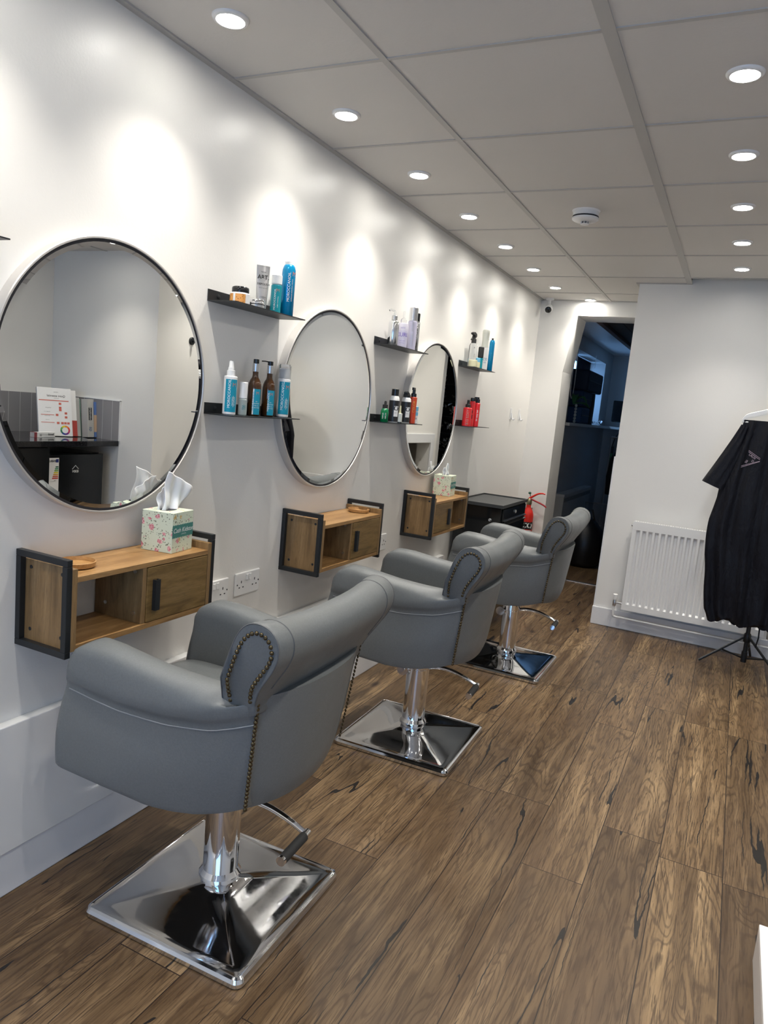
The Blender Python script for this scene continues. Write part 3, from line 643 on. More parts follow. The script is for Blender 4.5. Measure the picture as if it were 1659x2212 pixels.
# ================================================================== WALL VANITY SHELVES
def vanity(y0, label, flip=False):
    t = thing('wall_vanity_shelf', label, 'wall shelf unit', (0, y0, 0.678), 0, 'oak wall units below the mirrors')
    L = 0.545; Dp = 0.18
    zf = lambda z: z - 0.678
    b = 0.0165
    for y in (0.0, L - b):
        mb = MB(); ya, yb = y, y + b; h = 0.247
        mb.box(0, Dp, ya, yb, 0, b); mb.box(0, Dp, ya, yb, h - b, h); mb.box(0, b, ya, yb, b, h - b); mb.box(Dp - b, Dp, ya, yb, b, h - b)
        mb.build('metal_frame', M_black, t, bevel=0.0015)
    s0, s1 = 0.0165, L - 0.0165
    for ya in (s0, s1 - 0.015):
        boxo('side_panel', (0.004, Dp + 0.001, ya, ya + 0.015, zf(0.693), zf(0.901)), M_oakv, t, bevel=0.0008)
    boxo('top_board', (0.004, Dp, s0 + 0.015, s1 - 0.015, zf(0.866), zf(0.880)), M_oak, t, bevel=0.0008)
    boxo('bottom_board', (0.004, Dp, s0 + 0.015, s1 - 0.015, zf(0.693), zf(0.708)), M_oak, t, bevel=0.0008)
    yd = 0.250 if not flip else L - 0.265
    boxo('divider', (0.004, Dp - 0.002, yd, yd + 0.015, zf(0.708), zf(0.866)), M_oakv, t, bevel=0.0008)
    if not flip: d0, d1, hy = yd + 0.0165, s1 - 0.017, yd + 0.036
    else: d0, d1, hy = s0 + 0.017, yd - 0.0015, yd - 0.062
    dr = boxo('door', (Dp - 0.014, Dp + 0.001, d0, d1, zf(0.7105), zf(0.8635)), M_oakd, t, bevel=0.0008)
    mb = MB(); mb.box(Dp + 0.001, Dp + 0.010, hy, hy + 0.003, zf(0.742), zf(0.829)); mb.box(Dp + 0.010, Dp + 0.013, hy, hy + 0.018, zf(0.742), zf(0.829)); mb.box(Dp + 0.001, Dp + 0.010, hy + 0.015, hy + 0.018, zf(0.742), zf(0.829))
    mb.build('handle', M_black, dr)
    for (x, z) in ((0.036, 0.882), (0.146, 0.882), (0.036, 0.722), (0.146, 0.722)):
        MB().lathe([(0.0048, 0), (0.0048, -0.0012), (0.003, -0.002), (0, -0.002)], (x, s0 + 0.0002, zf(z)), seg=16, axis='y').build('screw_cap', M_black, t, smooth=40)
    for (x, z) in ((0.045, 0.745), (0.15, 0.852), (0.15, 0.735)):
        yy = yd if not flip else s1 - 0.015
        MB().lathe([(0.0055, 0), (0.005, -0.002), (0.002, -0.0022), (0, -0.0015)], (x, yy, zf(z)), seg=16, axis='y').build('cam_bolt', M_steel, t, smooth=40)
    return t
vanity(0.298, 'oak and black metal wall unit under the nearest mirror, door on its right')
vanity(1.470, 'oak and black metal wall unit under the middle mirror, holding only a round dish')
vanity(2.622, 'oak and black metal wall unit under the farthest mirror, door on its left', True)
ZT = 0.8803
def dish(x, y, label):
    t = thing('trinket_dish', label, 'dish', (x, y, ZT), 0, 'round wooden dishes on the oak units')
    MB().lathe([(0, 0), (0.040, 0), (0.046, 0.003), (0.048, 0.015), (0.0455, 0.016), (0.043, 0.006), (0.036, 0.004), (0, 0.004)], seg=48).build('bowl', M_dish, t, smooth=35)
dish(0.094, 0.400, 'small round wooden dish at the near end of the first oak unit')
dish(0.090, 1.945, 'small round wooden dish at the far end of the middle oak unit')
dish(0.090, 2.735, 'small round wooden dish at the near end of the farthest oak unit')

# ================================================================== TISSUE BOXES
def floral():
    M = mat('floral_card', (0.7, 0.74, 0.6), 0.5); t = NT(M); p = t.coord()
    wob = t.noise(p, 90, 2, 0.5, out='Color')
    def vor(sc, off):
        q = t.mapping(p, (1, 1, 1), off); v = t.n('ShaderNodeTexVoronoi'); mx = t.mix(0.012, q, wob, 'ADD'); t.l(mx, v.inputs['Vector']); v.inputs['Scale'].default_value = sc; v.inputs['Randomness'].default_value = 0.8; return v
    big = vor(34, (0, 0, 0)); d = big.outputs['Distance']; cells = t.sep(big.outputs['Color'])
    leaf = vor(120, (3, 1, 2)); ld = leaf.outputs['Distance']
    fine = t.noise(p, 380, 2, 0.6)
    c = t.mix(0.0, (0.66, 0.72, 0.57), (0.66, 0.72, 0.57))
    near = t.math('LESS_THAN', d, 0.60)
    lf = t.math('MULTIPLY', near, t.math('LESS_THAN', ld, 0.27))
    c = t.mix(lf, c, (0.20, 0.23, 0.16))
    fl = t.math('LESS_THAN', d, t.math('ADD', 0.22, t.math('MULTIPLY', cells[0], 0.12)))
    pk = t.ramp(fine, [(0.38, (0.45, 0.06, 0.10)), (0.5, (0.72, 0.30, 0.33)), (0.62, (0.82, 0.60, 0.58))])
    yl = t.ramp(fine, [(0.4, (0.45, 0.28, 0.08)), (0.6, (0.8, 0.68, 0.35))])
    c = t.mix(fl, c, t.mix(t.math('GREATER_THAN', cells[1], 0.8), pk, yl)); t.color(c); return M
M_floral = floral()
M_band = mat('teal_band', (0.055, 0.22, 0.19), 0.5)
def tissue_box(x, y, rz, label, tall, script='Cath Kidston', spread=1.0):
    t = thing('tissue_box', label, 'tissue box', (x, y, ZT), rz, 'floral tissue boxes')
    w = 0.052; h = 0.118
    mb = MB(); mb.box(-w, w, -w, w, 0, h); mb.build('carton', M_floral, t, bevel=0.0012)
    mb = MB()
    pts = []
    n = 12
    for k in range(n * 4 + 1):
        u = -w + 2 * w * k / (n * 4); pts.append((u, 0.080 + 0.0028 * abs(math.sin(PI * k / 4))))
    for k in range(n * 4, -1, -1):
        u = -w + 2 * w * k / (n * 4); pts.append((u, 0.046 - 0.0028 * abs(math.sin(PI * k / 4))))
    mb.prism(pts, lambda a_, b_, d: (w + d, a_, b_), 0.0002, 0.0006); mb.build('name_band', M_band, t)
    lettering(t, 'lettering', [(script, 0.019, lambda u, v: (w + 0.0010, u + 0.004 + v * 0.25, 0.065 + v), 0.01), ('LONDON', 0.0055, lambda u, v: (w + 0.0010, u + 0.004, 0.053 + v), 0.0)], M_inkw)
    mb = MB(); mb.lathe([(0.030, h + 0.0005), (0, h + 0.0006)], seg=32, sx=0.7); mb.build('opening', M_dark, t)
    # pulled-up tissue sheets, laid out in the plane of the wall (y, z), relative to the carton
    mb = MB(); c, s_ = math.cos(-rz), math.sin(-rz)
    for (bl, br, tl, tr, xo, amp) in tall:
        NL, NR = 28, 30; loops = []
        for i in range(NR + 1):
            v = i / NR; L = []
            for k in range(NL + 1):
                u = k / NL; py = (bl[0] * (1 - u) + br[0] * u) * (1 - v) + (tl[0] * (1 - u) + tr[0] * u) * v; pz = (bl[1] * (1 - u) + br[1] * u) * (1 - v) + (tl[1] * (1 - u) + tr[1] * u) * v
                pz += 0.004 * math.sin(u * PI) * v; px = xo + amp * (math.sin(u * 8.5 + 1.5 * v) * (1.1 - 0.55 * v) + 0.45 * math.sin(u * 17 + v * 6) + 0.5 * math.sin(v * 7 + u * 2))
                L.append((c * px - s_ * py, s_ * px + c * py, h - 0.004 + pz))
            loops.append(L)
        mb.loft(loops, cap=False, closed=False)
    o = mb.build('tissue', M_tissue, t, smooth=80, fix=False); sd = o.modifiers.new('solid', 'SOLIDIFY'); sd.thickness = 0.0006
    return t
tissue_box(0.090, 0.731, D(8), 'floral tissue box on the nearest oak unit, large tissue fanned out', [((-0.030, 0), (0.030, 0), (-0.010, 0.118), (0.106, 0.060), -0.002, 0.0075), ((-0.034, 0), (0.016, 0), (-0.030, 0.052), (0.050, 0.090), -0.018, 0.006)])
tissue_box(0.075, 3.020, D(5), 'floral tissue box on the farthest oak unit, narrow peaked tissue', [((-0.030, 0), (0.030, 0), (-0.006, 0.070), (0.012, 0.064), 0.006, 0.005), ((-0.028, 0), (0.024, 0), (-0.020, 0.040), (0.022, 0.045), -0.010, 0.005)])

# ================================================================== FOOT PANELS BELOW THE STATIONS
for y0, y1, lab in ((0.17, 0.95, 'glossy white foot panel under the nearest oak unit'), (1.33, 2.11, 'glossy white foot panel under the middle oak unit'), (2.48, 3.26, 'glossy white foot panel under the farthest oak unit')):
    o = boxo('foot_panel', (0.0, 0.030, y0, y1, 0.1285, 0.478), M_gloss, None, bevel=0.0025); tag(o, lab, 'wall panel', 'foot panels below the stations')

# ================================================================== SOCKETS
def socket(y, z, label):
    t = thing('double_socket', label, 'socket', (0, y, z), 0, 'white double sockets')
    MB().box(0, 0.009, -0.073, 0.073, -0.043, 0.043).build('face_plate', M_white, t, bevel=0.004, seg=3)
    for s in (-0.009, 0.009):
        boxo('switch', (0.009, 0.0125, s - 0.0065, s + 0.0065, 0.012, 0.034), M_whiteem, t, bevel=0.001)
    mb = MB()
    for c in (-0.040, 0.040):
        mb.box(0.0088, 0.0095, c - 0.002, c + 0.002, 0.004, 0.013)
        for s in (-0.011, 0.011): mb.box(0.0088, 0.0095, c + s - 0.0035, c + s + 0.0035, -0.014, -0.010)
    for c in (-0.064, 0.064): mb.lathe([(0.003, 0.0088), (0.003, 0.0096), (0, 0.0096)], (0, c, 0.0), seg=12, axis='x')
    mb.build('pin_holes', M_dark, t)
socket(1.075, 0.660, 'white double socket partly behind the nearest oak unit frame')
socket(1.262, 0.664, 'white double socket in clear view between the first two oak units')
socket(2.368, 0.668, 'white double socket beside the middle oak unit')
# ---- plastic wall hooks
def wall_hook(y, label):
    t = thing('adhesive_hook', label, 'wall hook', (0, y, 1.345), 0, 'white adhesive hooks')
    MB().box(0, 0.006, -0.019, 0.019, 0, 0.085).build('backing', M_white, t, bevel=0.005, seg=3)
    MB().tube([(0.006, 0, 0.05), (0.012, 0, 0.02), (0.016, 0, 0.004), (0.026, 0, 0.0), (0.032, 0, 0.010)], 0.006, 10).build('hook', M_white, t, smooth=50)
wall_hook(4.448, 'white adhesive hook on the left wall, nearer of two')
wall_hook(4.675, 'white adhesive hook on the left wall, the one closer to the corner')

# ================================================================== SALON CHAIRS
def side_loops(s):
    zb = [(-0.235, 0.430), (-0.183, 0.412), (-0.126, 0.398), (-0.057, 0.389), (0.017, 0.387), (0.131, 0.396), (0.317, 0.408)]
    zs = [(-0.239, 0.652), (-0.137, 0.619), (-0.012, 0.603), (0.13, 0.600), (0.298, 0.612)]
    zt = [(-0.24, 0.703), (-0.157, 0.711), (-0.05, 0.715), (0.05, 0.722), (0.15, 0.732), (0.22, 0.739), (0.30, 0.740)]
    ws = [(-0.239, 0.236), (-0.19, 0.254), (-0.10, 0.268), (0.05, 0.275), (0.2, 0.274), (0.30, 0.268)]
    wb = [(-0.235, 0.212), (-0.20, 0.228), (-0.12, 0.250), (0.0, 0.268), (0.15, 0.278), (0.317, 0.283)]
    F = [(0.40, 0.317), (0.48, 0.318), (0.55, 0.312), (0.61, 0.299), (0.65, 0.289), (0.69, 0.286), (0.72, 0.272), (0.745, 0.236)]
    loops = []
    rear = -0.235
    st = [0.0, 0.03, 0.07] + [0.12 + 0.80 * k / 16 for k in range(17)] + [0.95, 0.975, 0.99, 1.0, 1.0]
    for si, q in enumerate(st):
        fx = rear + (0.31 - rear) * q
        b, sm, tp, w1, w0 = interp(zb, fx), interp(zs, fx), interp(zt, fx), interp(ws, fx), interp(wb, fx)
        P = [(w0 - 0.012, b), (w0, b + 0.012), ((w0 + w1) / 2 + 0.006, (b + sm) / 2), (w1, sm), (w1 + 0.010, sm + 0.028), (w1 + 0.013, sm + 0.055), (w1 + 0.004, tp - 0.022), (w1 - 0.018, tp - 0.004), (w1 - 0.045, tp),
             (w1 - 0.070, tp - 0.008), (w1 - 0.083, tp - 0.032), (w1 - 0.083, tp - 0.075), (w1 - 0.076, sm - 0.07), (w1 - 0.070, 0.47), (w0 - 0.060, b + 0.004)]
        P = catmull(P, 4)
        inset = {len(st) - 4: 0.0015, len(st) - 3: 0.005, len(st) - 2: 0.012, len(st) - 1: 0.022}.get(si, 0)
        if si == 0: inset = 0.004
        cw = sum(p[0] for p in P) / len(P); L = []
        for (w, z) in P:
            re_ = -0.206 - 0.030 * max(0, min(1, (z - 0.42) / 0.26)); f = re_ + (interp(F, z) - re_) * q
            if inset:
                k = max(0, 1 - inset / 0.045); w = cw + (w - cw) * k; zc = 0.56; z0_ = z; z = zc + (z - zc) * (1 - inset / (0.17 if z > zc else 0.45))
                if si == len(st) - 1: f -= 0.0
            f += {len(st) - 4: 0.0, len(st) - 3: 0.003, len(st) - 2: 0.006, len(st) - 1: 0.0075}.get(si, 0)
            L.append((-f, s * w, z))
        loops.append(L)
    return loops, zs, ws
PAD = [(-0.157, 0.690), (-0.160, 0.720), (-0.176, 0.780), (-0.196, 0.840), (-0.213, 0.874), (-0.235, 0.892), (-0.262, 0.896), (-0.290, 0.886), (-0.308, 0.862), (-0.310, 0.832), (-0.298, 0.800), (-0.276, 0.765), (-0.255, 0.730), (-0.241, 0.700), (-0.238, 0.675), (-0.200, 0.672)]
def chair(cx, cy, th, dz, label):
    t = thing('salon_chair', label, 'salon chair', (cx, cy, 0), th, 'grey salon chairs with square chrome bases')
    up = thing_part = None
    o_ = MB()
    # shell sides with arms
    for s in (-1, 1):
        loops, zs, ws = side_loops(s)
        a_ = MB().loft(loops).build('arm', M_leather, t, smooth=50)
        pts = []
        for k in range(26):
            fx = -0.232 + (0.296 + 0.232) * k / 25; z = interp(zs, fx); w = interp(ws, fx)
            F = [(0.61, 0.299)]; q = (fx + 0.235) / 0.545; pts.append((-(-0.235 + (0.299 + 0.235) * q), s * (w + 0.0008), z))
        MB().tube(pts, 0.0014, 6).build('seam', M_stitch, a_, smooth=60)
    # rear panel of the shell
    nz, nw = 14, 24; Lo = []; Li = []
    for i in range(nz + 1):
        v = i / nz; z = 0.424 + (0.712 - 0.424) * v
        Wd = 0.212 + 0.026 * v; xr = 0.200 + 0.037 * v
        if v < 0.2: xr -= 0.010 * (1 - v / 0.2) ** 2
        rowo = []; rowi = []
        for k in range(nw + 1):
            u = k / nw * 2 - 1; bul = 0.050 * (1 - abs(u) ** 2.4); zz = z - (0.012 * (1 - u * u) * (1 - v))
            rowo.append((xr + bul, u * Wd, zz)); rowi.append((xr + bul - 0.03, u * (Wd - 0.012), zz))
        Lo.append(rowo); Li.append(rowi)
    loops = [Lo[i] + list(reversed(Li[i])) for i in range(nz + 1)]
    MB().loft(loops).build('back_panel', M_leather, t, smooth=50)
    # underside
    und = []
    for z, k in ((0.445, 0.99), (0.430, 0.97)):
        L = []
        for a in range(40):
            an = 2 * PI * a / 40; c, s_ = math.cos(an), math.sin(an)
            x = (abs(c) ** 0.5) * (1 if c > 0 else -1) * (0.225 if c > 0 else 0.300) * k; y = (abs(s_) ** 0.5) * (1 if s_ > 0 else -1) * 0.235 * k; L.append((x, y, z))
        und.append(L)
    MB().loft(und).build('underside', M_rubber, t)
    # rolled backrest
    cen = (-0.22, 0.70); loops = []; ws_ = [-0.290, -0.288, -0.283, -0.274, -0.24, -0.20, -0.15, -0.10, -0.05, 0, 0.05, 0.10, 0.15, 0.20, 0.24, 0.274, 0.283, 0.288, 0.290]
    P0 = catmull(PAD, 3)
    cx0 = sum(p[0] for p in P0) / len(P0); cz0 = sum(p[1] for p in P0) / len(P0)
    for w in ws_:
        a = abs(w) / 0.29; k = 0.93 + 0.07 * min(1, (a / 0.93)) ** 3.0; ins = 0 if a <= 0.946 else [0, 0.10, 0.05, 0.02][1 if a > 0.995 else (2 if a > 0.985 else 3)] * 0.35
        wl = w * (1 - 0.0)
        L = []
        for f, z in P0:
            f2 = -0.20 + (f + 0.20) * k - 0.016 * (1 - a * a); z2 = 0.69 + (z - 0.69) * k
            if ins: f2 = cx0 + (f2 - cx0) * (1 - ins); z2 = cz0 + (z2 - cz0) * (1 - ins)
            wn = wl * (1.0 if z > 0.76 else (0.87 + 0.13 * max(0, (z - 0.69)) / 0.07)); L.append((-f2, wn, z2))
        loops.append(L)
    rl = MB().loft(loops).build('back_roll', M_leather, t, smooth=45)
    for s in (-1, 1):
        # piping around the end face
        pts = [(-(cx0 + (f - cx0) * 0.985), s * 0.2885 * (1.0 if z > 0.76 else (0.87 + 0.13 * max(0, (z - 0.69)) / 0.07)), cz0 + (z - cz0) * 0.985) for f, z in P0 if z > 0.695]
        i0 = min(range(len(pts)), key=lambda i: (pts[i][2], pts[i][0])); 
        MB().tube(pts[:], 0.0018, 6).build('end_piping', M_pipe, rl, smooth=60)
        pts = []
        for f, z in P0:
            k = 0.93 + 0.07 * 0.85 ** 3 * 1.0
            a = 0.235 / 0.29; k = 0.93 + 0.07 * (a / 0.93) ** 3
            if z > 0.74: pts.append((-(-0.20 + (f + 0.20) * k - 0.016 * (1 - a * a)) * 1.0, s * 0.235, 0.69 + (z - 0.69) * k))
        MB().tube([(p[0] + (0.0006 if p[0] > 0.25 else -0.0006), p[1], p[2] + 0.0004) for p in pts], 0.0013, 6).build('roll_seam', M_pipe, rl, smooth=60)
        # nail heads
        path = [(-0.178, 0.700), (-0.184, 0.740), (-0.196, 0.785), (-0.209, 0.825), (-0.224, 0.855), (-0.245, 0.873), (-0.268, 0.874), (-0.286, 0.862), (-0.294, 0.840), (-0.288, 0.815), (-0.272, 0.790), (-0.255, 0.762), (-0.241, 0.735), (-0.232, 0.708)]
        path = catmull(path, 12, False); mb = MB(); acc = 0; last = None
        def nail(x, w, z, nrm):
            N = Vector(nrm).normalized(); A1 = N.orthogonal().normalized(); B1 = N.cross(A1); vs = []; fs = []
            for i, (rr, hh) in enumerate(((0.0052, 0), (0.0046, 0.0022), (0.0026, 0.0036))):
                for k in range(8): an = PI * k / 4; vs.append(Vector((x, w, z)) + A1 * rr * math.cos(an) + B1 * rr * math.sin(an) + N * hh)
            vs.append(Vector((x, w, z)) + N * 0.0040)
            for i in range(2):
                for k in range(8): fs.append((i * 8 + k, i * 8 + (k + 1) % 8, (i + 1) * 8 + (k + 1) % 8, (i + 1) * 8 + k))
            for k in range(8): fs.append((16 + k, 16 + (k + 1) % 8, 24))
            mb.add(vs, fs)
        for (f, z) in path:
            if last is None or math.hypot(f - last[0], z - last[1]) > 0.0105:
                w = 0.290 * (1.0 if z > 0.76 else (0.87 + 0.13 * max(0, (z - 0.69)) / 0.07)); nail(-f, s * w, z, (0, s, 0)); last = (f, z)
        q = 0
        while True:
            z = 0.700 - q * 0.0105; q += 1
            if z < 0.432: break
            v = (z - 0.424) / (0.712 - 0.424); nail(0.212 + 0.030 * v, s * (0.2235 + 0.0225 * v), z, (0.7, s * 0.7, 0))
        mb.build('nailhead_trim', M_brass, rl, smooth=40)
    # inner backrest with buttons
    nz, nw = 12, 20; loops = []
    for i in range(nz + 1):
        v = i / nz; z = 0.47 + (0.73 - 0.47) * v; x0 = 0.120 + 0.045 * v
        row = [(x0 - 0.028 * (1 - (k / nw * 2 - 1) ** 4) - 0.010 * math.sin(PI * v), (k / nw * 2 - 1) * 0.198, z) for k in range(nw + 1)]
        rb = [(0.21, (k / nw * 2 - 1) * 0.198, z) for k in range(nw, -1, -1)]; loops.append(row + rb)
    bp_ = MB().loft(loops).build('inner_back', M_leather, t, smooth=50)
    for w in (-0.10, 0, 0.10):
        MB().lathe([(0.011, 0), (0.010, -0.004), (0.005, -0.007), (0, -0.0075)], (0.112, w, 0.66), seg=16, axis='x').build('button', M_pipe, bp_, smooth=50)
    # seat cushion
    mb = MB(); Ls = []
    for z, k in ((0.455, 0.975), (0.465, 1.0), (0.535, 1.0), (0.551, 0.985), (0.560, 0.94), (0.566, 0.80), (0.569, 0.4), (0.570, 0.02)):
        L = []
        for a in range(48):
            an = 2 * PI * a / 48; c, s_ = math.cos(an), math.sin(an); e = 0.28
            L.append((-0.105 + math.copysign(abs(c) ** e, c) * 0.200 * k, math.copysign(abs(s_) ** e, s_) * 0.194 * k, z))
        Ls.append(L)
    mb.loft(Ls).build('seat_cushion', M_leather, t, smooth=50)
    # pump column, base plate, levers
    Z = dz
    MB().lathe([(0.0430, 0.050), (0.0455, 0.062), (0.0545, 0.068), (0.0560, 0.074), (0.0560, 0.080), (0.0500, 0.088), (0.0470, 0.092), (0.0465, 0.30 + Z), (0.0485, 0.303 + Z), (0.0485, 0.336 + Z), (0.044, 0.340 + Z)], seg=48).build('pump_column', M_chrome, t, smooth=30)
    MB().lathe([(0.038, 0.338 + Z), (0.038, 0.43 + Z), (0.10, 0.431)], seg=32).build('column_neck', M_rubber, t, smooth=30)
    mb = MB(); hw = 0.2425; Ls = []
    def ring(h2, z, rc):
        L = []; n = 8
        for (sx, sy, a0) in ((1, 1, 0), (-1, 1, PI / 2), (-1, -1, PI), (1, -1, 3 * PI / 2)):
            for k in range(n + 1):
                an = a0 + PI / 2 * k / n; L.append((sx * (h2 - rc) + rc * math.cos(an), sy * (h2 - rc) + rc * math.sin(an), z))
        return L
    def circ(rr, z):
        return [(rr * math.cos(2 * PI * (k + 0.0) / 36 + 0.0), rr * math.sin(2 * PI * k / 36), z) for k in range(36)]
    for h2, z, rc in ((hw - 0.004, 0.0, 0.020), (hw, 0.004, 0.022), (hw + 0.001, 0.015, 0.022), (hw - 0.003, 0.023, 0.020), (hw - 0.009, 0.026, 0.015), (hw - 0.014, 0.024, 0.010)): Ls.append(ring(h2, z, rc))
    for q in range(1, 9):
        v = q / 8; h2 = (hw - 0.014) * (1 - v) + 0.044 * v; z = 0.024 + 0.036 * v ** 1.5
        a = ring(h2, z, 0.008 + 0.03 * v); b = []
        for p in a:
            rr = math.hypot(p[0], p[1]); kx = max(0, (v - 0.6) / 0.4) ** 1.5
            b.append((p[0] * (1 - kx) + kx * p[0] / rr * 0.046, p[1] * (1 - kx) + kx * p[1] / rr * 0.046, z))
        Ls.append(b)
    mb.loft(Ls).build('base_plate', M_base, t, smooth=28)
    lz = 0.315 + Z
    pts = [(0.045, 0.0, lz - 0.005), (0.09, -0.003, lz + 0.006), (0.15, -0.004, lz + 0.004), (0.21, -0.004, lz - 0.012), (0.255, -0.004, lz - 0.030)]
    pts = catmull(pts, 5, False)
    lv = MB().tube(pts, [0.009 - 0.002 * k / len(pts) for k in range(len(pts))], 12).build('lever', M_chrome, t, smooth=50)
    MB().tube([(0.255, 0.006, lz - 0.030), (0.257, -0.020, lz - 0.030)], 0.0095, 14).build('lever_joint', M_chrome, lv, smooth=40)
    MB().tube([(0.257, -0.018, lz - 0.030), (0.262, -0.125, lz - 0.030)], 0.0125, 14).build('lever_grip', M_rubber, lv, smooth=40)
    MB().tube([(0.262, -0.123, lz - 0.030), (0.2625, -0.133, lz - 0.030)], 0.0122, 14).build('grip_cap', M_chrome, lv, smooth=40)
    lk = MB().lathe([(0.024, -0.006), (0.025, 0.0), (0.024, 0.006)], (-0.050, -0.045, lz - 0.022), seg=24, axis='y').build('lock_tab', M_chrome, t, smooth=30)
    MB().tube([(-0.048, -0.044, lz - 0.02), (-0.02, -0.02, lz - 0.01)], 0.012, 10).build('lock_arm', M_chrome, lk, smooth=40)
    return t
chair(0.477, 0.575, D(1.4), -0.01, 'grey leather salon chair nearest the camera, under the largest-looking mirror')
chair(0.517, 1.781, D(1.6), 0.008, 'grey leather salon chair in the middle of the row of three')
chair(0.568, 2.976, D(0.1), 0.004, 'grey leather salon chair farthest from the camera, beside the black drawer cart')

# ================================================================== DRAWER CART, EXTINGUISHER
t = thing('drawer_cart', 'black metal drawer cart in the corner beyond the farthest oak unit', 'drawer cart', (0.022, 3.395, 0))
cw, cl, ch = 0.300, 0.560, 0.822
MB().box(0, cw, 0, cl, 0.075, ch - 0.02).build('body', M_blackg, t, bevel=0.002)
mb = MB(); mb.box(-0.004, cw + 0.012, -0.006, cl + 0.006, ch - 0.02, ch - 0.008)
for d in ((-0.004, 0.004, -0.006, cl + 0.006), (cw + 0.004, cw + 0.012, -0.006, cl + 0.006), (0.004, cw + 0.004, -0.006, 0.002), (0.004, cw + 0.004, cl - 0.002, cl + 0.006)): mb.box(*d, ch - 0.008, ch)
mb.build('tray_top', mat('cart_mat', (0.035, 0.037, 0.038), 0.6), t)
zz = ch - 0.028
for q, hh in enumerate((0.085, 0.085, 0.085, 0.13, 0.15, 0.15)):
    d_ = boxo('drawer', (cw, cw + 0.010, 0.022, cl - 0.022, zz - hh + 0.005, zz), M_blackg, t, bevel=0.002)
    mb = MB(); mb.prism([(cw + 0.010, zz - 0.006), (cw + 0.022, zz - 0.010), (cw + 0.020, zz - 0.016), (cw + 0.010, zz - 0.016)] if q else [(cw + 0.010, zz - hh + 0.010), (cw + 0.020, zz - hh + 0.008), (cw + 0.020, zz - hh + 0.014), (cw + 0.010, zz - hh + 0.018)], lambda a, b, d: (a, d, b), 0.03, cl - 0.03)
    mb.build('handle', mat('cart_rail', (0.10, 0.10, 0.10), 0.25, 0.8) if q == 0 else bpy.data.materials['cart_rail'], d_)
    if q == 0: MB().lathe([(0.011, cw + 0.010), (0.011, cw + 0.016), (0.008, cw + 0.018), (0, cw + 0.018)], (0, cl * 0.5, zz - 0.032), seg=20, axis='x').build('key_lock', M_steel, d_, smooth=40)
    zz -= hh
MB().lathe([(0.010, 0), (0.010, -0.003), (0.006, -0.005), (0.003, -0.004), (0, -0.004)], (cw - 0.065, 0, 0.722), seg=20, axis='y').build('bolt', M_steel, t, smooth=40)
for x in (0.035, cw - 0.035):
    for y in (0.045, cl - 0.045):
        MB().lathe([(0.010, -0.009), (0.032, -0.009), (0.033, 0), (0.032, 0.009), (0.010, 0.009)], (x, y, 0.033), seg=20, axis='x').build('caster', M_rubber, t, smooth=40)
        MB().box(x - 0.012, x + 0.012, y - 0.014, y + 0.014, 0.060, 0.076).build('caster_fork', M_steel, t)

t = thing('fire_extinguisher', 'red fire extinguisher hung on the end wall beside the doorway', 'fire extinguisher', (0.118, 4.868, 0.18)); r = 0.048
MB().lathe([(0.03, 0), (0.044, 0.004), (r, 0.014), (r, 0.405), (r * 0.95, 0.425), (r * 0.75, 0.452), (r * 0.42, 0.472), (0.019, 0.478), (0.019, 0.500)], seg=40).build('cylinder', M_red, t, smooth=50)
A = cam_angle(0.118, 4.868)
wrapm(r + 0.0005, A - 1.3, A + 1.3, 0.300, 0.360).build('black_band', M_blackg, t, smooth=60)
lettering(t, 'lettering', [('CO', 0.060, cylmap(r + 0.0011, A + 0.12, 0.331, False), 0.03), ('2', 0.020, cylmap(r + 0.0011, A + 0.86, 0.314, False), 0.02)], M_inkw)
fr = MB()
for d in ((-1.2, 0.95, 0.290, 0.294), (0.90, 0.95, 0.10, 0.29)): 
    w_ = wrapm(r + 0.0006, A + d[0], A + d[1], d[2], d[3]); fr.add(w_.v, w_.f)
fr.build('label_border', M_inkw, t)
lettering(t, 'instructions', [(s_, 0.012, cylmap(r + 0.0009, A + 0.15, 0.275 - 0.018 * q, False), 0.0) for q, s_ in enumerate(['CARBON DIOXIDE', 'PULL PIN', 'SQUEEZE', 'FIRE'])], M_inkw)
mb = MB(); mb.lathe([(0.020, 0.498), (0.022, 0.505), (0.022, 0.530), (0.015, 0.545), (0.010, 0.550)], seg=20); mb.box(-0.045, 0.0, -0.010, 0.010, 0.515, 0.535); mb.build('valve', mat('valve_brass', (0.28, 0.26, 0.16), 0.3, 1.0), t, smooth=40)
hp = catmull([(-0.005, 0.546), (0.030, 0.572), (0.065, 0.594), (0.098, 0.601), (0.122, 0.598)], 4, False)
MB().tube([(x, 0, z) for x, z in hp], [0.009 - 0.004 * k / len(hp) for k in range(len(hp))], 8).build('squeeze_grip', M_red, t, smooth=50)
hp = catmull([(0.005, 0.548), (0.045, 0.535), (0.090, 0.520), (0.125, 0.505), (0.142, 0.492)], 4, False)
MB().tube([(x, 0, z) for x, z in hp], [0.008 - 0.003 * k / len(hp) for k in range(len(hp))], 8).build('carry_handle', mat('dark_red', (0.35, 0.01, 0.02), 0.3), t, smooth=50)
mb = MB(); mb.tube([(0.006, 0, 0.560), (0.0, 0, 0.585)], 0.003, 8); mb.lathe([(0.002, 0.582), (0.012, 0.588), (0.012, 0.596), (0.005, 0.602)], (-0.004, 0, 0), seg=12); mb.build('safety_tag', mat('dark_green_tag', (0.0, 0.06, 0.03), 0.5), t, smooth=40)
mb = MB(); mb.tube(catmull([(-0.04, 0, 0.525), (-0.062, 0, 0.48), (-0.062, -0.005, 0.35), (-0.058, -0.01, 0.15)], 5, False), 0.011, 10); mb.build('hose', M_rubber, t, smooth=50)
MB().box(-0.02, 0.02, 0.046, 0.066, 0.30, 0.47).build('wall_bracket', M_steel, t)

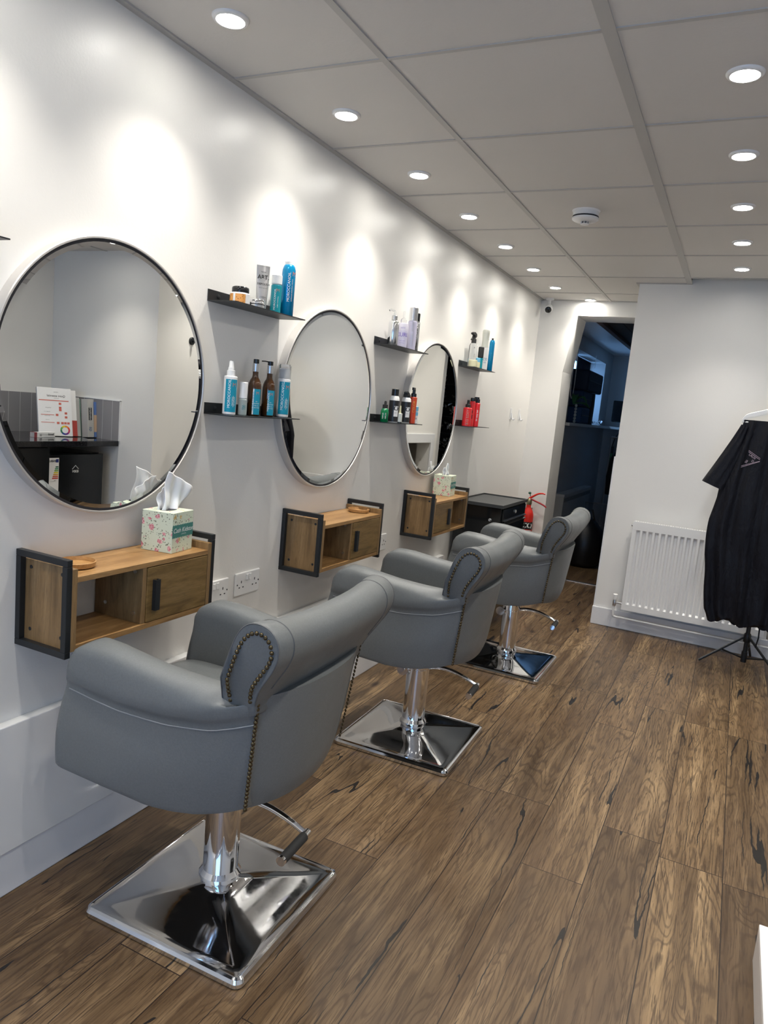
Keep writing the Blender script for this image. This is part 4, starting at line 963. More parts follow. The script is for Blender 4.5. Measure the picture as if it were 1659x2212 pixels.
# ================================================================== CEILING AND WALL DEVICES
t = thing('smoke_detector', 'white round smoke detector on the ceiling', 'smoke detector', (0.800, 2.52, H))
MB().lathe([(0.062, 0), (0.060, -0.004), (0.056, -0.006), (0.057, -0.020), (0.058, -0.024), (0.055, -0.0245)], seg=48).build('mount', M_white, t, smooth=35)
MB().lathe([(0.055, -0.0245), (0.058, -0.026), (0.058, -0.030), (0.050, -0.0305)], seg=48).build('vent_ring', M_dark, t, smooth=35)
MB().lathe([(0.050, -0.0305), (0.0585, -0.031), (0.058, -0.038), (0.050, -0.044), (0.022, -0.047), (0.019, -0.047)], seg=48).build('cover', M_white, t, smooth=35)
MB().lathe([(0.0165, -0.047), (0.0165, -0.056)], seg=24).build('sensor_cage', mat('sensor_grey', (0.12, 0.12, 0.12), 0.5), t, smooth=35)
mb = MB(); mb.lathe([(0.019, -0.056), (0.019, -0.059), (0.012, -0.061), (0, -0.061)], seg=24)
for k in range(8): mb.box(0.0178 * math.cos(k * PI / 4) - 0.0012, 0.0178 * math.cos(k * PI / 4) + 0.0012, 0.0178 * math.sin(k * PI / 4) - 0.0012, 0.0178 * math.sin(k * PI / 4) + 0.0012, -0.057, -0.046)
mb.build('sensor_cap', M_white, t, smooth=35)
t = thing('security_camera', 'small white dome camera with black lens in the far ceiling corner', 'security camera', (0.085, 4.86, H))
MB().lathe([(0.032, 0), (0.032, -0.010), (0.026, -0.014), (0.010, -0.016)], seg=32).build('mount', M_white, t, smooth=40)
MB().tube([(0, 0, -0.014), (0.0, -0.008, -0.055)], 0.010, 12).build('arm', M_white, t, smooth=40)
b = MB(); b.lathe([(0, 0.040), (0.022, 0.034), (0.030, 0.020), (0.032, 0), (0.031, -0.022), (0.024, -0.027)], seg=32); o = b.build('housing', M_white, t, smooth=50); o.location = (0, -0.015, -0.080); o.rotation_euler = (D(-62), 0, D(14))
b = MB(); b.lathe([(0.025, -0.0268), (0.025, -0.030), (0.018, -0.036), (0, -0.038)], seg=32); o = b.build('lens', M_blackg, t, smooth=50); o.location = (0, -0.015, -0.080); o.rotation_euler = (D(-62), 0, D(14))

# ================================================================== RADIATOR
RX0, RX1, RZ0, RZ1 = 1.020, 1.880, 0.155, 0.760; RYf, RYb = YS - 0.090, YS - 0.035
t = thing('radiator', 'white panel radiator on the far wall behind the black gowns', 'radiator', (RX0, RYb, RZ0)); L = RX1 - RX0; hh = RZ1 - RZ0
mb = MB(); dpt = RYf - RYb
prof = []; n = 21; pitch = (L - 0.04) / n; x = 0.02; prof.append((0.0, 0)); 
loops = []
def radrow(z, amp):
    row = [(0, dpt, z), (0.018, dpt, z)]
    for k in range(n):
        x0 = 0.02 + pitch * k
        for f_, a_ in ((0.12, 0), (0.28, 1), (0.62, 1), (0.78, 0)): row.append((x0 + pitch * f_, dpt + 0.013 * a_ * amp, z))
    row += [(L - 0.018, dpt, z), (L, dpt, z)]; return row
rows = [radrow(z, a_) for z, a_ in ((0, 0), (0.040, 0), (0.052, 1), (hh - 0.070, 1), (hh - 0.055, 0), (hh - 0.022, 0), (hh - 0.018, 0))]
mb.loft(rows, cap=False, closed=False); mb.build('front_panel', M_white, t, smooth=30, fix=True)
mb = MB(); mb.box(0.0, L, dpt + 0.036, dpt + 0.040, 0.005, hh - 0.018); mb.box(-0.001, 0.002, dpt - 0.0005, 0.0, 0, hh - 0.003); mb.box(L - 0.002, L + 0.001, dpt - 0.0005, 0.0, 0, hh - 0.003); mb.build('side_panel', M_white, t, bevel=0.001)
mb = MB(); mb.box(0, L, dpt, dpt + 0.012, hh - 0.018, hh); mb.box(0, L, -0.012, 0, hh - 0.018, hh)
k = 0
while 0.012 + k * 0.0145 < L - 0.012: mb.box(0.010 + k * 0.0145, 0.017 + k * 0.0145, dpt + 0.012, -0.012, hh - 0.006, hh); k += 1
mb.build('top_grille', M_white, t)
mb = MB(); mb.box(0.004, L - 0.004, dpt + 0.012, -0.012, hh - 0.03, hh - 0.028); mb.build('grille_shadow_gap', M_dark, t)
MB().tube([(-0.012, dpt + 0.02, hh - 0.03), (0.0, dpt + 0.02, hh - 0.03)], 0.007, 10).build('air_vent', M_steel, t, smooth=40)
vx = -0.050
vv = MB().tube([(0.0, dpt + 0.025, 0.035), (vx, dpt + 0.025, 0.035)], 0.008, 12).build('valve', M_steel, t, smooth=40)
MB().lathe([(0.011, 0.012), (0.012, 0.016), (0.012, 0.048), (0.009, 0.055)], (vx, dpt + 0.025, 0), seg=16).build('valve_body', M_steel, vv, smooth=40)
MB().lathe([(0.014, 0.055), (0.016, 0.075), (0.016, 0.090), (0.013, 0.093), (0, 0.093)], (vx, dpt + 0.025, 0), seg=20).build('valve_cap', M_white, vv, smooth=40)
pp = catmull([(vx, dpt + 0.025, 0.012), (vx, dpt + 0.025, -0.045), (vx + 0.012, dpt + 0.028, -0.063), (0.04, dpt + 0.03, -0.064), (L * 0.6, dpt + 0.03, -0.066), (L + 0.10, dpt + 0.03, -0.066)], 5, False)
MB().tube(pp, 0.0075, 10).build('pipe', M_white, t, smooth=50)
MB().lathe([(0.011, -0.02), (0.012, 0.0), (0.012, 0.05), (0.009, 0.055)], (L + 0.03, dpt + 0.025, 0.01), seg=16).build('return_valve', M_steel, t, smooth=40)

# ================================================================== GOWN RACK
t = thing('gown_stand', 'black tripod stand holding the black gowns by the radiator', 'clothes stand', (1.785, 3.91, 0))
MB().tube([(0, 0, 0.030), (0, 0, 1.0)], 0.0125, 14).build('pole', M_black, t, smooth=40)
MB().tube([(0, 0, 0.98), (0, 0, 1.62)], 0.010, 14).build('upper_pole', M_black, t, smooth=40)
MB().tube([(0, -0.46, 1.535), (0, 0.05, 1.535)], 0.008, 10).build('cross_arm', M_black, t, smooth=40)
MB().lathe([(0.018, 0.155), (0.021, 0.160), (0.021, 0.200), (0.016, 0.210)], seg=20).build('collar', M_black, t, smooth=40)
MB().lathe([(0.017, 0.030), (0.017, 0.095)], seg=20).build('foot_tube', M_black, t, smooth=40)
for an in (200, 320, 80):
    a = D(an); c, s_ = math.cos(a), math.sin(a)
    lg = MB().tube([(0.018 * c, 0.018 * s_, 0.185), (0.26 * c, 0.26 * s_, 0.008)], 0.0075, 8).build('leg', M_black, t, smooth=40)
    MB().tube([(0.015 * c, 0.015 * s_, 0.055), (0.14 * c, 0.14 * s_, 0.095)], 0.005, 8).build('brace', M_black, lg, smooth=40)
def gown_mat():
    M = mat('black_gown_fabric', (0.0045, 0.005, 0.009), 0.5, 0, 0.25); tt = NT(M); p = tt.coord(); n = tt.noise(tt.mapping(p, (9, 9, 3)), 3, 5, 0.6, 0.5); tt.bump(n, 0.5, 0.02); return M
M_gown = gown_mat()
def hanger(y, label, xo=0.0, rz=0):
    t = thing('coat_hanger', label, 'hanger', (1.775 + xo, y, 1.4525), rz, 'white hangers on the stand'); t.scale = (0.93,) * 3
    arms = []
    for s in (-1, 1):
        pts = catmull([(0, 0, 0.098), (s * 0.07, 0, 0.086), (s * 0.15, 0, 0.060), (s * 0.19, 0, 0.046), (s * 0.212, 0, 0.034), (s * 0.228, 0, 0.008)], 4, False)
        loops = [[(x, y_ , z + dz_) for y_, dz_ in ((-0.006, -0.011), (-0.006, 0.009), (0, 0.012), (0.006, 0.009), (0.006, -0.011))] for x, _, z in pts]
        MB().loft(loops).build('arm', M_white, t, smooth=40)
    MB().tube([(-0.226, 0, 0.004), (0.226, 0, 0.004)], 0.005, 10).build('trouser_bar', M_white, t, smooth=40)
    pts = [(0, 0, 0.10), (0, 0, 0.115)] + [(0.0 + 0.02 * math.sin(a_), 0, 0.135 - 0.02 * math.cos(a_) + 0.0) for a_ in [PI * k / 8 for k in range(0, 11)]]
    MB().tube(pts[:2] + pts[2:], 0.002, 8).build('hook', M_steel, t, smooth=40)
def gown(y, label, seed, width=1.0, sleeve=True, zbot=0.25, emblem=False, tie=False):
    rnd = random.Random(seed)
    t = thing('salon_gown', label, 'gown', (1.775, y, zbot + 0.095), 0, 'black gowns hanging on the stand')
    ph = [rnd.uniform(0, 6.28) for _ in range(6)]
    hwt = [(zbot, 0.235), (0.30, 0.262), (0.45, 0.292), (0.64, 0.315), (0.85, 0.316), (1.00, 0.300), (1.04, 0.300), (1.18, 0.262), (1.30, 0.240), (1.40, 0.228), (1.46, 0.220)]
    NA = 96; NZ = 44; loops = []
    for i in range(NZ + 1):
        v = i / NZ; z = zbot + (1.462 - zbot) * v; hw = interp(hwt, z) * width; dp = 0.020 + 0.016 * math.sin(PI * min(1, 1 - v) * 0.9); L = []
        for k in range(NA):
            an = 2 * PI * k / NA; c, s_ = math.cos(an), math.sin(an)
            fold = 0.0100 * (1.15 - 0.35 * v) * (math.sin(c * 17 + ph[0] + 1.3 * math.sin(z * 4 + ph[1])) + 0.7 * math.sin(c * 29 + ph[2] + z * 2.2) + 0.4 * math.sin(z * 14 + c * 6 + ph[3]))
            x = c * hw * (1 + 0.02 * math.sin(z * 13 + ph[4])); yy = (abs(s_) ** 0.7) * math.copysign(1, s_) * dp + fold * math.copysign(1, s_) * abs(s_) ** 0.5
            zz = z - zbot + (0.018 * math.sin(c * 9 + ph[5]) if i == 0 else 0) - (0.0 if v < 0.9 else 0)
            L.append((x, yy, zz))
        loops.append(L)
    body = MB().loft(loops).build('body', M_gown, t, smooth=80)
    if sleeve:
        for s in (-1, 1):
            loops = []
            for i in range(15):
                v = i / 14; cx_ = s * (0.205 + 0.120 * v ** 1.1); cz_ = 1.425 - 0.37 * v - zbot; hwv = 0.030 + 0.055 * v; L = []
                for k in range(28):
                    an = 2 * PI * k / 28; c, s_ = math.cos(an), math.sin(an)
                    L.append((cx_ + c * hwv * 0.78 * (1 if c * s > 0 else 1.0) * s * s, -0.004 + s_ * (0.018 + 0.010 * v) + 0.004 * math.sin(c * 9 + v * 5), cz_ + c * s * hwv * 0.28))
                loops.append(L)
            MB().loft(loops).build('sleeve', M_gown, t, smooth=80)
    if emblem:
        z0 = -zbot; yy = -0.0475
        e = MB()
        def bar(a_, b_, w=0.0010):
            A_, B_ = Vector((a_[0], 0, a_[1])), Vector((b_[0], 0, b_[1])); dd = (B_ - A_).normalized(); nn = Vector((-dd.z, 0, dd.x)) * w
            e.add([(p.x, yy, p.z + z0) for p in (A_ + nn, B_ + nn, B_ - nn, A_ - nn)], [(0, 1, 2, 3)])
        cx_, cz_ = -0.150, 1.235
        for q in (0, 0.008):
            bar((cx_ - 0.018 + q * 0.0, cz_ + 0.052 - q), (cx_ + 0.048, cz_ + 0.012 - q)); bar((cx_ - 0.044, cz_ - 0.050 + q), (cx_ + 0.048, cz_ - 0.006 + q * 0.3))
        e.build('emblem_lines', mat('pink_thread', (0.48, 0.38, 0.46), 0.6), body)
        R_ = lambda ang, ox, oz: (lambda u, v: (cx_ + ox + u * math.cos(ang) - v * math.sin(ang), yy, cz_ + oz + z0 + u * math.sin(ang) + v * math.cos(ang)))
        lettering(body, 'emblem_letters', [('LAUX', 0.017, R_(-0.55, 0.006, 0.018), 0.0), ('SSI', 0.016, R_(1.15, -0.020, -0.014), 0.0), ('D', 0.018, R_(-0.2, 0.012, -0.008), 0.0)], bpy.data.materials['pink_thread'])
    t.scale = (0.93, 0.93, 0.927)
    if tie:
        for xx, ln in ((-0.02, 0.07), (0.045, 0.12)):
            MB().tube([(xx, -0.02, 0.03), (xx + 0.004, -0.024, -ln * 0.5), (xx - 0.004, -0.022, -ln)], 0.0045, 6).build('tie_string', M_gown, body, smooth=40)
    return t
gown(3.53, 'front black gown with pink triangular emblem on the stand', 3, 1.0, True, 0.25, True, True)
gown(3.635, 'black gown in the middle of the three on the stand', 5, 0.97, False, 0.235)
gown(3.74, 'rearmost black gown, closest to the radiator', 8, 0.95, False, 0.21)
hanger(3.53, 'white hanger of the front black gown')
hanger(3.635, 'white hanger of the middle black gown', 0.006)
hanger(3.74, 'white hanger of the rearmost black gown', 0.012)
t = thing('hood_garment', 'dark bunched garment slung over the top of the gown stand', 'garment', (1.86, 3.92, 1.60))
MB().loft([[(math.cos(2 * PI * k / 24) * rx * (1 + 0.07 * math.sin(k * 2.3 + q)), math.sin(2 * PI * k / 24) * ry, z) for k in range(24)] for q, (rx, ry, z) in enumerate(((0.11, 0.05, -0.045), (0.14, 0.065, -0.01), (0.12, 0.06, 0.02), (0.07, 0.04, 0.05), (0.02, 0.015, 0.062)))]).build('cloth', M_gown, t, smooth=80)

# ================================================================== LOW WHITE PLINTH (bottom right corner of the photo)
t = thing('display_plinth', 'low white plinth at the bottom right corner of the picture', 'plinth', (1.80, -0.1, 0))
boxo('block', (0, 0.7, -0.45, 1.242, 0, 0.095), mat('plinth_shaded_side', (0.62, 0.58, 0.55), 0.5), t, bevel=0.002)  # white plinth; the shade on its side is put into this greyer colour
boxo('lit_top', (0, 0.7, -0.45, 1.242, 0.095, 0.108), mat('plinth_lit_top', (0.86, 0.85, 0.84), 0.35), t, bevel=0.002)  # same white plinth, upper slice coloured paler for the light on top

# ================================================================== TEA COUNTER IN THE NOOK (seen in the mirror)
def granite():
    M = mat('black_granite', (0.012, 0.012, 0.014), 0.06); tt = NT(M); v = tt.n('ShaderNodeTexVoronoi'); tt.l(tt.coord(), v.inputs['Vector']); v.inputs['Scale'].default_value = 190
    tt.color(tt.mix(tt.math('LESS_THAN', v.outputs['Distance'], 0.13), (0.012, 0.012, 0.014), (0.4, 0.4, 0.4))); return M
XC = 2.735; YC = 3.204
o = boxo('worktop', (XC, XR - 0.012, 1.2, YC, 0.860, 0.900), granite(), None, bevel=0.003); tag(o, 'black speckled worktop seen in the nearest mirror', 'worktop')
def tile_mat():
    M = mat('grey_tile', (0.28, 0.27, 0.28), 0.2); tt = NT(M); X_, Y_, Z_ = tt.sep(tt.coord())
    d = tt.math('ADD', X_, Y_); fr = tt.math('FRACT', tt.math('DIVIDE', d, 0.100)); g = tt.math('LESS_THAN', fr, 0.03)
    tt.color(tt.mix(g, (0.27, 0.26, 0.27), (0.6, 0.6, 0.58))); return M
M_tile = tile_mat()
mb = MB(); mb.box(XR - 0.010, XR, 1.2, YC + 0.002, 0.86, 1.20); mb.box(XC - 0.005, XR - 0.010, YC - 0.008, YC + 0.002, 0.90, 1.20)
struct(mb.build('trim_6', M_tile)); mb = MB(); mb.box(XC - 0.010, XC - 0.004, YC - 0.010, YC + 0.002, 0.90, 1.205); mb.box(XC - 0.010, XR, YC - 0.010, YC + 0.002, 1.20, 1.206); struct(mb.build('trim_7', M_whiteem))
t = thing('mini_fridge', 'black under-counter fridge with energy label, seen in the nearest mirror', 'fridge', (2.80, 2.62, 0.0))
boxo('cabinet', (0.045, 0.58, 0.0, 0.50, 0.02, 0.80), M_blackg, t, bevel=0.004)
dr = boxo('door', (0.0, 0.040, 0.0, 0.50, 0.03, 0.795), mat('fridge_black', (0.006, 0.007, 0.008), 0.22), t, bevel=0.004)
lab = boxo('energy_label', (-0.0012, 0, 0.012, 0.100, 0.500, 0.775), M_whiteem, dr)
Bc = [(0.0, 0.10, 0.05), (0.0, 0.20, 0.07), (0.12, 0.32, 0.02), (0.75, 0.62, 0.0), (0.70, 0.33, 0.02), (0.55, 0.10, 0.03), (0.5, 0.03, 0.02)]
for q, c in enumerate(Bc):
    z = 0.715 - q * 0.0135; ln = 0.024 + 0.0045 * q
    boxo('energy_bar', (-0.0020, -0.0012, 0.096 - ln, 0.096, z - 0.009, z), mat('bar_%d' % q, c, 0.5), lab)
boxo('eu_mark', (-0.0020, -0.0012, 0.074, 0.096, 0.742, 0.766), mat('eu_blue', (0.01, 0.03, 0.2), 0.5), lab)
fnm = lambda oy, oz: (lambda u, v: (-0.0022, oy - u, oz + v))
lettering(lab, 'energy_lettering', [('ENERG', 0.019, fnm(0.044, 0.752), 0.03), ('116', 0.012, fnm(0.070, 0.612), 0.02), ('kWh/annum', 0.006, fnm(0.045, 0.607), 0.0), ('41 dB', 0.008, fnm(0.050, 0.56), 0.0), ('2019/2016', 0.006, fnm(0.045, 0.52), 0.0)], M_inkk)
lettering(dr, 'logo', [('IDEM', 0.024, lambda u, v: (-0.0008, 0.245 - u, 0.672 + v), 0.02)], M_inkw)
mb = MB(); mb.tube([(-0.001, 0.272, 0.690), (-0.001, 0.245, 0.716), (-0.001, 0.218, 0.690)], 0.0018, 6); mb.build('logo_roof', M_inkw, dr)
t = thing('base_cupboard', 'black base cupboard beside the fridge, seen in the nearest mirror', 'cupboard', (2.75, 1.2, 0))
boxo('body', (0.02, 0.60, 0, 1.40, 0.02, 0.855), M_black, t, bevel=0.002)
for q in range(2):
    d_ = boxo('door', (0.0, 0.018, 0.705 * q, 0.705 * q + 0.695, 0.08, 0.852), mat('gloss_door_%d' % q, (0.006, 0.007, 0.008), 0.2), t, bevel=0.002)
    boxo('handle', (-0.012, 0, 0.705 * q + 0.25, 0.705 * q + 0.45, 0.80, 0.81), M_steel, d_)
# colour charts, folders, booklets leaning on the splashback
def leaning(name, x, y, w, h, th, lean, rz, matl, label, cat='folder'):
    t = thing(name, label, cat, (x, y, 0.9003 + th * math.sin(lean)), rz, 'folders and charts on the worktop')
    o = boxo('cover', (0, th, 0, w, 0, h), matl, t, bevel=0.001); o.rotation_euler = (0, lean, 0)
    return t, o
Wc = M_whiteem
t, o = leaning('colour_chart', 3.020, 3.025, -0.245, 0.36, 0.02, D(12), D(20), Wc, 'white colour chart board with colour wheel, seen in the nearest mirror', 'chart')
def on_face(yo, zo, off=-0.0006): return lambda u, v: (off, yo - u, zo + v)
WD = -0.245
lettering(o, 'lettering', [('Quint essential', 0.022, on_face(-0.11, 0.300), 0.01), ('COLOUR', 0.008, on_face(-0.11, 0.328), 0), ('permanent', 0.008, on_face(-0.11, 0.283), 0), ('mixing guide', 0.008, on_face(-0.17, 0.21), 0), ('developer 1:1.5', 0.007, on_face(-0.18, 0.18), 0), ('natural brown', 0.007, on_face(-0.18, 0.15), 0), ('ash violet', 0.007, on_face(-0.18, 0.12), 0)], M_inkk)
rr_ = mat('chart_red', (0.60, 0.13, 0.09), 0.5)
mb = MB()
for d in ((-0.235, -0.02, 0.262, 0.268), (-0.225, -0.13, 0.155, 0.159), (-0.225, -0.13, 0.098, 0.102)): mb.box(-0.0010, 0, d[0], d[1], d[2], d[3])
for (y_, z_) in ((-0.075, 0.235), (-0.075, 0.205), (-0.075, 0.188), (-0.035, 0.165), (-0.035, 0.135), (-0.02, 0.09), (-0.042, 0.09), (-0.064, 0.09), (-0.095, 0.09), (-0.1, 0.15)): mb.box(-0.0012, 0, y_ - 0.018, y_, z_, z_ + 0.016)
mb.build('printed_blocks', rr_, o)
for q, c in enumerate([(0.7, 0.05, 0.02), (0.75, 0.25, 0.02), (0.75, 0.6, 0.02), (0.1, 0.4, 0.08), (0.02, 0.15, 0.1), (0.02, 0.05, 0.3), (0.15, 0.03, 0.25), (0.5, 0.03, 0.12)]):
    mb = MB(); a0 = q * PI / 4; P = [(-0.055 + rr * math.cos(a0 + k * PI / 16), 0.045 + rr * math.sin(a0 + k * PI / 16)) for rr, ks in ((0.036, range(5)), (0.023, range(4, -1, -1))) for k in ks]
    mb.prism(P, lambda a_, b_, d: (d, a_, b_), -0.0012, -0.0004); mb.build('wheel_segment', mat('wheel_%d' % q, c, 0.5), o)
t, o2 = leaning('white_folder', 3.030, 3.077, -0.22, 0.35, 0.022, D(12), D(20), Wc, 'white folder with red lower spine behind the colour chart')
boxo('red_spine', (-0.0012, 0.023, -0.2205, 0.0005, 0.0, 0.12), mat('spine_red', (0.40, 0.04, 0.03), 0.5), o2)
t, o = leaning('grey_folder', 3.042, 3.119, -0.22, 0.30, 0.016, D(12), D(20), mat('folder_grey', (0.45, 0.45, 0.44), 0.5), 'thin pale grey folder third in the leaning row')
t, o = leaning('green_folder', 3.054, 3.141, -0.20, 0.29, 0.012, D(12), D(20), mat('folder_green', (0.22, 0.36, 0.30), 0.5), 'thin green-edged folder fourth in the leaning row')
t, o = leaning('ring_binder', 2.955, 3.168, -0.055, 0.29, 0.070, D(5), D(4), mat('binder_grey', (0.50, 0.49, 0.46), 0.5), 'light grey ring binder with black title strip', 'binder')
boxo('title_strip', (-0.0012, 0, -0.045, -0.018, 0.13, 0.225), M_inkk, o)
lettering(o, 'lettering', [('colorcharm', 0.020, lambda u, v: (-0.0020, -0.0315 + v, 0.178 + u), 0.01)], M_inkw)
lettering(o, 'volume_mark', [('Q2', 0.026, lambda u, v: (-0.0010, -0.0315 + v, 0.062 + u), 0.02)], mat('volume_blue', (0.03, 0.1, 0.25), 0.5))
t, o = leaning('magazine', 2.955, 3.193, -0.020, 0.27, 0.090, D(4), D(4), mat('magazine_blue', (0.12, 0.22, 0.50), 0.4), 'slim blue and cream booklet, last in the leaning row', 'booklet')
boxo('cream_half', (-0.0012, 0.0902, -0.0225, 0.0005, 0.04, 0.17), mat('magazine_cream', (0.60, 0.42, 0.28), 0.4), o)
t = thing('colour_tube_box', 'long slim white hair colour box lying on the worktop', 'box', (2.99, 2.665, 0.9003), D(-8), None)
o = boxo('carton', (0, 0.04, 0, 0.20, 0, 0.036), Wc, t, bevel=0.001)
lettering(o, 'lettering', [('lisocol', 0.022, lambda u, v: (-0.0006, 0.16 - u, 0.020 + v), 0.03), ('permanent colour', 0.008, lambda u, v: (-0.0006, 0.105 - u, 0.018 + v), 0), ('Q2', 0.018, lambda u, v: (-0.0006, 0.06 - u, 0.016 + v), 0.03)], M_inkk)
boxo('maroon_end', (-0.0008, 0.0402, 0, 0.025, -0.0001, 0.0362), mat('maroon', (0.25, 0.04, 0.05), 0.5), o)
# black coat hook on the nook wall
t = thing('coat_hook', 'round black coat hook on the nook wall, seen in the nearest mirror', 'coat hook', (2.40, 3.575, 1.71))
MB().lathe([(0.030, 0), (0.030, -0.008), (0.026, -0.012), (0.010, -0.013)], seg=32, axis='x').build('rose', M_black, t, smooth=40)
MB().tube([(-0.010, 0, 0), (-0.045, 0, -0.004), (-0.055, 0, 0.012)], 0.009, 12).build('peg', M_black, t, smooth=40)

# ================================================================== BACK ROOM
# storage heater on the left wall
t = thing('panel_heater', 'long pale panel heater in the back room seen through the doorway', 'heater', (0.012, 6.30, 0.19))
boxo('body', (0, 0.085, 0, 1.44, 0, 0.44), mat('heater_white', (0.62, 0.62, 0.60), 0.4), t, bevel=0.006)
boxo('top_lid', (-0.002, 0.092, -0.004, 1.444, 0.44, 0.468), mat('heater_lid', (0.66, 0.66, 0.65), 0.4), t, bevel=0.004)
boxo('vent_strip', (0.085, 0.0865, 0.02, 1.42, 0.385, 0.425), mat('vent_grey', (0.30, 0.30, 0.29), 0.5), t)
for q in range(2): MB().box(0.02, 0.07, 0.2 + q * 0.9, 0.26 + q * 0.9, -0.19, 0).build('foot', M_black, t)
# window in the back room
mb = MB()
for y in (WY0, 7.28, 7.90, WY1 - 0.05): mb.box(-0.24, -0.19, y, y + 0.05, WZ0, WZ1)
mb.box(-0.24, -0.19, WY0, WY1, WZ0, WZ0 + 0.05); mb.box(-0.24, -0.19, WY0, WY1, WZ1 - 0.05, WZ1)
wf = struct(mb.build('window_2', M_white)); 
boxo('window_pane', (-0.222, -0.218, WY0 + 0.05, WY1 - 0.05, WZ0 + 0.05, WZ1 - 0.05), M_glass, wf)
o = boxo('window_sill', (-0.25, 0.14, WY0 - 0.5, 8.66, WZ0 - 0.030, WZ0), mat('sill_paint', (0.62, 0.62, 0.60), 0.35), None, bevel=0.004); tag(o, 'deep pale sill board under the back room window', 'window sill')
def curtain(y0, y1, z0, name, label):
    mb = MB(); n = 60; lo = [[(-0.15 + 0.010 * math.sin(k * 1.1), y0 + (y1 - y0) * k / n, z) for k in range(n + 1)] for z in (z0, WZ1 - 0.01)]
    mb.loft(lo, cap=False, closed=False); o = mb.build(name, mat(name + '_cloth', (0.010, 0.011, 0.022), 0.8), None, smooth=60); sd = o.modifiers.new('s', 'SOLIDIFY'); sd.thickness = 0.003
    return tag(o, label, 'blind')
curtain(WY0 + 0.02, 7.12, 1.40, 'blackout_blind', 'long black blind covering the near half of the back room window')
curtain(7.28, 8.02, 1.86, 'half_blind', 'short black blind over the far half of the back room window')
o = MB().tube(catmull([(0.02, 6.44, 2.12), (0.03, 6.42, 1.9), (0.035, 6.40, 1.70), (0.035, 6.36, 1.61), (0.035, 6.31, 1.61), (0.03, 6.28, 1.70), (0.03, 6.27, 2.0)], 6, False), 0.004, 6).build('blind_cord', M_white, None, smooth=50); tag(o, 'white looped blind cord at the back room window', 'cord')
o = MB().tube([(0.02, 7.42, 2.12), (0.02, 7.42, 1.98)], 0.003, 6).build('light_pull', M_white, None, smooth=50); tag(o, 'short white pull cord above the far half of the window', 'cord')
# cases stacked on the sill
def case(name, x0, x1, y0, y1, z0, z1, c, label):
    t = thing(name, label, 'case', ((x0 + x1) / 2, (y0 + y1) / 2, z0), 0, 'cases stacked on the sill'); a, b = (x1 - x0) / 2, (y1 - y0) / 2; h = z1 - z0
    MB().box(-a, a, -b, b, 0, h).build('shell', mat(name + '_mat', c, 0.7), t, bevel=0.022, seg=4)
    MB().tube([(a + 0.001, -b * 0.9, h * 0.5), (a + 0.001, b * 0.9, h * 0.5)], 0.004, 6).build('zip', M_black, t)
    return t
case('blue_storage_case', -0.10, 0.13, 6.45, 6.88, WZ0, 1.53, (0.008, 0.045, 0.13), 'bottom blue case on the back room sill')
case('blue_storage_case', -0.10, 0.13, 6.45, 6.92, 1.532, 1.69, (0.006, 0.030, 0.085), 'second blue case on the back room sill, above the bottom one')
t = case('carry_case', -0.12, 0.15, 6.50, 7.30, 1.692, 1.90, (0.003, 0.012, 0.032), 'large dark carry case topmost of the stack on the sill')
MB().box(-0.02, 0.02, 0.395, 0.41, 0.08, 0.13).build('latch', M_steel, t)
t = thing('strap_bag', 'black strap bag standing beside the blue cases', 'bag', (0.08, 7.02, WZ0))
MB().loft([[(0.06 * math.cos(2 * PI * k / 20), 0.07 * math.sin(2 * PI * k / 20) * s_ + o_, z) for k in range(20)] for z, s_, o_ in ((-0.02, 1.0, 0.0), (0.08, 1.05, 0.0), (0.2, 1.0, 0.01), (0.3, 0.85, 0.0), (0.322, 0.6, -0.01))]).build('body', mat('strap_black', (0.018, 0.020, 0.022), 0.5), t, smooth=60)
# plant
t = thing('potted_orchid', 'broad green leaves in a beaded pot on the back room sill', 'plant', (0.10, 6.16, WZ0 + 0.0))
mb = MB()
for q in range(6): mb.lathe([(0.0, -0.016), (0.010, -0.012), (0.015, 0), (0.010, 0.012), (0.0, 0.016)], (0.02, 0.04, 0.016 + 0.030 * q), seg=14)
mb.build('beaded_pot', mat('bead_glass', (0.35, 0.40, 0.42), 0.15), t, smooth=60)
for (an, ln, up, wd) in ((62, 0.24, 0.04, 0.04), (95, 0.14, 0.12, 0.03), (40, 0.14, 0.10, 0.03)):
    L = []; c, s_ = math.cos(D(an)), math.sin(D(an))
    for i in range(13):
        v = i / 12; r_ = ln * v; z = 0.19 + up * math.sin(v * 2.4) - 0.05 * v; w_ = wd * math.sin(PI * min(0.97, v * 0.9 + 0.1)) ; L.append([(c * r_ - s_ * w_, s_ * r_ + c * w_, z), (c * r_, s_ * r_, z - 0.012), (c * r_ + s_ * w_, s_ * r_ - c * w_, z)])
    o = MB().loft(L, cap=False, closed=False).build('leaf', mat('leaf_%d' % an, (0.03, 0.13, 0.05), 0.4), t, smooth=80, fix=False); sd = o.modifiers.new('s', 'SOLIDIFY'); sd.thickness = 0.003
